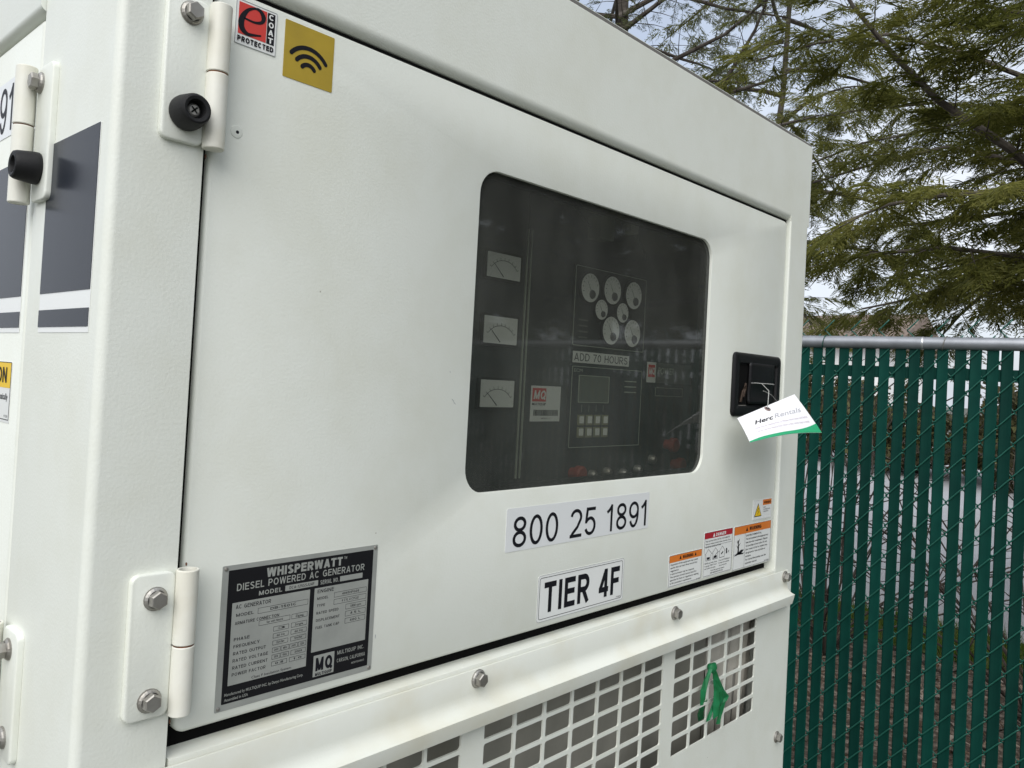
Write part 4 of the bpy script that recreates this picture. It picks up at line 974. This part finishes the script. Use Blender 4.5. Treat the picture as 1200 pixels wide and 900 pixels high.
def pine_template(rg, L=.13):
    T = []
    for i in range(46):
        u = rg.uniform(0, 1); p = np.array([L*.7*u, 0, 0]); a = rg.uniform(0, 6.28); f = rg.uniform(.5, 1.2)
        d = np.array([f, math.cos(a), math.sin(a)]); d /= np.linalg.norm(d); ln = rg.uniform(.05, .085)
        s_ = np.cross(d, [rg.uniform(-1, 1), rg.uniform(-1, 1), 1]); s_ /= np.linalg.norm(s_)
        T.append((p-s_*.0016, p+s_*.0016, p+d*ln))
    return np.array(T)
rg0 = random.Random(2)
SPR = [spray_template(rg0, rg0.uniform(.12, .24), rg0.choice((6, 7, 8)), rg0.uniform(.1, .45), .0085) for _ in range(9)]
PINE = [pine_template(rg0) for _ in range(6)]
class Tree:
    def __init__(s, seed): s.rg = random.Random(seed); s.tri = []; s.tw = MB(); s.lb = MB()
    def spray(s, p, d, tmpl, sc, rollmax=.5):
        rg = s.rg; T = rg.choice(tmpl); d = Vector(d).normalized(); u = Vector((0, 0, 1)); y = u.cross(d)
        if y.length < .05: y = Vector((1, 0, 0))
        y.normalize(); z = d.cross(y); a = rg.uniform(-rollmax, rollmax)
        y, z = y*math.cos(a)+z*math.sin(a), -y*math.sin(a)+z*math.cos(a)
        M_ = np.array([d, y, z]); s.tri.append((T.reshape(-1, 3)*sc)@M_+np.array(p))
    def curve(s, p, d, L, n, droop, wob, rise=0):
        rg = s.rg; pts = [Vector(p)]; d = Vector(d).normalized()
        for i in range(n):
            d = (d+Vector((rg.uniform(-wob, wob), rg.uniform(-wob, wob), rg.uniform(-wob, wob)-droop/n+rise/n))).normalized(); pts.append(pts[-1]+d*L/n)
        return pts
    def twig(s, p, d, L, tmpl, sc, dens, leafy=.96, r=.004):
        n = max(3, int(L/.09)); pts = s.curve(p, d, L, n, .35, .10); s.tw.tube(pts, [r*(1-.8*i/n) for i in range(n+1)], 4)
        rg = s.rg
        for i in range(n):
            dr = pts[i+1]-pts[i]
            for k in range(dens):
                if rg.random() > leafy: continue
                q = pts[i].lerp(pts[i+1], rg.random()); a = rg.choice((-1, 1))*math.radians(rg.uniform(20, 65))
                e = Vector((dr.x*math.cos(a)-dr.y*math.sin(a), dr.x*math.sin(a)+dr.y*math.cos(a), dr.z-dr.length*rg.uniform(0, .45)))
                s.spray(q, e, tmpl, sc*rg.uniform(.7, 1.15))
        s.spray(pts[-1], pts[-1]-pts[-2], tmpl, sc)
    def limb(s, pts, r0, r1, tmpl, sc, step, lmin, lmax, dens, leafy=.96, start=.12, flat=.35, up_=0.):
        rg = s.rg; pts = [Vector(p) for p in pts]; n = len(pts)
        s.lb.tube(pts, [r0+(r1-r0)*i/(n-1) for i in range(n)], 8)
        acc = 0; tot = sum((pts[i+1]-pts[i]).length for i in range(n-1)); run = 0; side = 1
        for i in range(n-1):
            seg = pts[i+1]-pts[i]; L = seg.length; t = 0
            while acc+L-t > step:
                t += step-acc; acc = 0; q = pts[i]+seg*(t/L); fr = (run+t)/tot
                if fr < start: continue
                side = -side; a = side*math.radians(rg.uniform(38, 75))
                d = Vector((seg.x*math.cos(a)-seg.y*math.sin(a), seg.x*math.sin(a)+seg.y*math.cos(a), seg.z*.6)).normalized(); d.z += rg.uniform(-flat, flat)+up_
                s.twig(q, d, (lmin+(lmax-lmin)*(1-fr))*rg.uniform(.6, 1.2), tmpl, sc, dens, leafy)
            acc += L-t; run += L
        s.twig(pts[-1], pts[-1]-pts[-2], lmin*1.4, tmpl, sc, dens, leafy)
    def whorl(s, base, height, z0, z1, count, len0, len1, tmpl, sc, step, lmin, lmax, dens, leafy=.96, elev=.1, droop=.5, skip=None):
        rg = s.rg; b = Vector(base)
        for i in range(count):
            u = (i+rg.random())/count; z = z0+(z1-z0)*u; az = i*2.39996+rg.uniform(-.3, .3)
            if skip and skip(az, z): continue
            L = (len0+(len1-len0)*u)*rg.uniform(.75, 1.15); d = Vector((math.cos(az), math.sin(az), elev+rg.uniform(-.1, .2)))
            pts = s.curve(b+Vector((0, 0, z)), d, L, 9, droop, .09); s.limb(pts, .012+.008*L, .004, tmpl, sc, step, lmin, lmax, dens, leafy)
    def finish(s, name, base, height, r, label, group, leafm, trunk_pts=None):
        t = empty(name, base, label, 'tree', group); b = Vector(base)
        rg = s.rg; n = 10; tp = trunk_pts or [b+Vector((.05*math.sin(i*1.3), .05*math.cos(i*1.7), height*i/n)) for i in range(n+1)]
        s.lb.tube(tp, [r*(1.25 if i == 0 else 1)*(1-.85*i/(len(tp)-1)) for i in range(len(tp))], 14)
        o = s.lb.build('trunk', BARK, t, smooth=True); s.tw.build('twigs', TWIG, t)['kind'] = 'stuff'
        tri = np.concatenate(s.tri).reshape(-1, 3, 3); me = tri_cloud('crown', 0, tri, 0, 0, 0, 0); link('crown', me, leafm, t)['kind'] = 'stuff'
        print(name, 'tris', len(tri)); return t
def pxpath(*q): return [at(x, y, d) for x, y, d in q]
# hemlock whose trunk stands beyond the right edge; limbs reach to the left over the fence
hb = at(1420, 300, 5.6); hb.z = 0
t1 = Tree(7)
hl = dict(tmpl=SPR, sc=.95, dens=3)
limbs = [
 pxpath((1400, 330, 5.6), (1290, 262, 5.3), (1180, 172, 5.0), (1100, 118, 4.9), (1050, 68, 4.85), (1000, 8, 4.85), (960, -60, 4.9)),
 pxpath((1410, 340, 5.6), (1300, 322, 5.2), (1190, 300, 4.9), (1110, 290, 4.8), (1020, 298, 4.8), (930, 318, 4.9)),
 pxpath((1410, 420, 5.6), (1310, 350, 5.5), (1220, 335, 5.6), (1130, 330, 5.6), (1060, 352, 5.6), (1010, 362, 5.7)),
 pxpath((1400, 260, 5.6), (1300, 200, 5.8), (1200, 190, 5.9), (1110, 172, 6.0), (1030, 190, 6.0), (950, 215, 6.1), (890, 235, 6.2)),
 pxpath((1400, 200, 5.6), (1300, 130, 5.4), (1200, 90, 5.2), (1120, 60, 5.2), (1040, 40, 5.3), (960, 50, 5.4), (890, 70, 5.5)),
 pxpath((1400, 160, 5.6), (1310, 60, 5.9), (1220, 20, 6.1), (1120, 0, 6.2), (1030, -30, 6.2)),
 pxpath((1400, 280, 5.6), (1280, 230, 4.7), (1190, 225, 4.4), (1110, 228, 4.3), (1040, 240, 4.3), (985, 262, 4.4)),
 pxpath((1400, 120, 5.6), (1300, 40, 4.9), (1210, -10, 4.6), (1110, -40, 4.5)),
 pxpath((1400, 300, 5.6), (1290, 255, 5.9), (1180, 250, 6.1), (1080, 262, 6.2), (1000, 270, 6.2), (930, 292, 6.2)),
 pxpath((1400, 180, 5.6), (1300, 120, 6.2), (1200, 128, 6.5), (1100, 150, 6.6), (1010, 168, 6.6), (930, 200, 6.6)),
 pxpath((1400, 320, 5.6), (1300, 300, 6.3), (1200, 300, 6.6), (1120, 310, 6.7), (1060, 322, 6.7)),
 pxpath((1400, 230, 5.6), (1300, 165, 6.6), (1200, 130, 7.0), (1100, 120, 7.2), (1000, 130, 7.3), (900, 150, 7.4)),
]
for k_, P in enumerate(limbs): t1.limb(P, .030 if k_ == 0 else .018, .006, step=.10, lmin=.25, lmax=.75, leafy=.74, start=.15, **hl)
t1.whorl(hb, 9, 1.4, 8.0, 26, 3.0, 1.0, SPR, 1.0, .14, .25, .8, 3, .85, .15, .55, skip=lambda az, z: z < 4.4 and -1.0 < math.atan2(math.sin(az-2.4), math.cos(az-2.4)) < 1.0)
hem = t1.finish('hemlock_tree', hb, 9.0, .17, 'drooping hemlock tree with feathery green branches over the fence top rail', 'conifers beyond the fence', LEAF)
# second hemlock further back
h2 = at(905, 300, 8.8); h2.z = 0
t2 = Tree(21)
t2.whorl(h2, 9.5, 2.5, 8.5, 26, 2.6, .7, SPR, 1.2, .19, .3, .8, 2, .7, .12, .55)
t2.finish('hemlock_tree', h2, 9.4, .05, 'smaller hemlock tree standing further back behind the drooping hemlock', 'conifers beyond the fence', LEAF)
# sparse tree with bare limbs behind the generator roof
pb = at(724, 100, 7.4); pb.z = 0
t3 = Tree(33)
bare = [
 pxpath((724, 40, 7.4), (770, 5, 7.2), (820, -30, 7.1)), pxpath((726, 130, 7.4), (790, 70, 7.2), (850, 40, 7.0), (910, -10, 6.9)),
 pxpath((724, 150, 7.4), (800, 160, 7.2), (850, 95, 7.0), (885, 35, 7.0), (905, -15, 7.0)), pxpath((724, 70, 7.4), (690, 30, 7.2), (660, -20, 7.0)),
 pxpath((726, 170, 7.4), (820, 120, 7.6), (900, 95, 7.7), (960, 70, 7.7)), pxpath((724, 190, 7.4), (830, 150, 7.1), (900, 150, 7.0), (960, 135, 6.9)),
 pxpath((724, 20, 7.4), (780, -10, 7.6), (850, 10, 7.8), (920, 20, 7.9))]
for P in bare: t3.limb(P, .026, .007, SPR, .55, .085, .2, .7, 1, .50, .1, .6, .15)
t3.whorl(pb, 9, 2.0, 8.5, 34, 2.0, .8, SPR, .75, .16, .25, .7, 1, .55, .25, .4)
tp = [pb+Vector((0, 0, 0))]+[at(724, 150, 7.4), at(727, 60, 7.45), at(730, 0, 7.5), at(735, -150, 7.6), at(738, -330, 7.7)]
t3.finish('thin_conifer', pb, 9, .10, 'sparse conifer with many bare dark limbs behind the generator roof', 'conifers beyond the fence', LEAF2, tp)

def copy_tree(o, loc, rz, sc, label, group=None):
    r = o.copy(); COL.objects.link(r); r.location = loc; r.rotation_euler = (0, 0, rz); r.scale = (sc,)*3; r['label'] = label
    if group: r['group'] = group
    for ch in list(o.children):
        c_ = ch.copy(); COL.objects.link(c_); c_.parent = r; c_.matrix_parent_inverse = ch.matrix_parent_inverse.copy()
    return r
# trees in front of the enclosure, mirrored in the dark window, and a row at the far end of the lot
for i, (x, y, rz, sc) in enumerate(((5.0, -5.6, 1.0, 1.0), (6.3, -4.4, 2.6, 1.1), (7.4, -2.9, 4.0, 1.05), (9.0, -6.6, .3, 1.2), (3.6, -7.4, 5.1, 1.1), (7.6, -8.4, 1.7, 1.3), (11.0, -4.6, 3.3, 1.3), (5.6, -9.8, .8, 1.3))):
    copy_tree(hem, (x, y, 0), rz, sc, 'hemlock tree mirrored in the tinted control window', 'hemlocks facing the control window')
# shrubs at the far side of the lot
def shrub(base, h, wd, seed, label):
    rg = np.random.default_rng(seed); t = empty('shrub', base, label, 'shrub', 'shrubs across the concrete lot'); b = np.array(base)
    mb = MB(); 
    for k in range(12):
        a = rg.uniform(0, 6.28); e = Vector(base)+Vector((math.cos(a)*wd*.4*rg.random(), math.sin(a)*wd*.4*rg.random(), h*rg.uniform(.6, .95)))
        mb.tube([Vector(base), Vector(base).lerp(e, .5)+Vector((0, 0, .1)), e], [.03, .02, .006], 5)
    mb.build('stem', TWIG, t)
    n = 9000; u = rg.normal(size=(n, 3)); u /= np.linalg.norm(u, axis=1)[:, None]; rad = rg.uniform(.35, 1, n)**.5
    lob = 1+.25*np.sin(u[:, 0]*5+seed)+.2*np.sin(u[:, 2]*7+seed*2)+.2*np.sin(u[:, 1]*6)
    c = b+u*(rad*lob)[:, None]*np.array([wd/2, wd/2, h/2])+np.array([0, 0, h*.52]); c[:, 2] = np.maximum(c[:, 2], .05)
    tri = np.stack([c, c+rg.normal(size=(n, 3))*.07, c+rg.normal(size=(n, 3))*.07], 1)
    link('foliage', tri_cloud('foliage', 0, tri, 0, 0, 0, 0), SHRUB, t)['kind'] = 'stuff'
for i in range(9):
    y = -3+2.6*i; x = 18.5+1.2*math.sin(i*2.1)
    shrub((x, y, 0), 1.9+.5*math.sin(i*1.7), 2.9, 40+i, 'olive brown shrub growing across the concrete lot')
# leafless bushes between the fence and the grass
def bare_bush(base, h, seed):
    rg = random.Random(seed); t = empty('bare_bush', base, 'leafless brown bush with thin stems behind the slatted fence', 'bush', 'leafless bushes behind the fence'); mb = MB()
    for k in range(34):
        a = rg.uniform(0, 6.28); e = rg.uniform(.2, 1.1); p = Vector(base); d = Vector((math.cos(a)*e, math.sin(a)*e, 1)).normalized(); pts = [p]
        for i in range(7):
            d = (d+Vector((rg.uniform(-.25, .25), rg.uniform(-.25, .25), rg.uniform(-.22, .12)))).normalized(); pts.append(pts[-1]+d*h/6)
            if i > 1:
                q = pts[-1]; e2 = (d+Vector((rg.uniform(-1, 1), rg.uniform(-1, 1), rg.uniform(-.4, .4)))).normalized(); mb.tube([q, q+e2*h*.10, q+e2*h*.19+Vector((0, 0, -.03))], [.004, .003, .0015], 4)
        mb.tube(pts, [.008-.0008*i for i in range(8)], 5)
    mb.build('stems', TWIG, t)['kind'] = 'stuff'
for i, (x, y, h) in enumerate(((4.3, .1, 1.3), (4.7, 1.3, 1.5), (4.2, -.9, 1.2), (4.9, 2.4, 1.4), (4.6, -2.2, 1.3))): bare_bush((x, y, 0), h, 70+i)
# low white building with brown roof far behind
bl = empty('building', (38.5, 13.5, 0), 'low white building with brown pitched roof far beyond the lot', 'building')
MB().box(35, 42, 11, 16, 0, 3.7).build('wall', mat('white_wall', (.74, .74, .72), .7), bl)
MB().loft([[(34.4, y, 3.7), (42.6, y, 3.7), (38.5, y, 5.5)] for y in (10.4, 16.6)]).build('roof', mat('brown_roof', (.20, .15, .12), .85, var=(3, (.14, .11, .09), .4, .6)), bl)
for y in (11.6, 14.2):
    w_ = MB().box(34.93, 34.995, y, y+1.2, 1.0, 2.2).build('window', mat('dark_pane', (.03, .035, .04), .1), bl)
    for q in (y-.06, y+1.2): MB().box(34.90, 34.99, q, q+.06, .95, 2.25).build('window_frame', STICKER, w_)
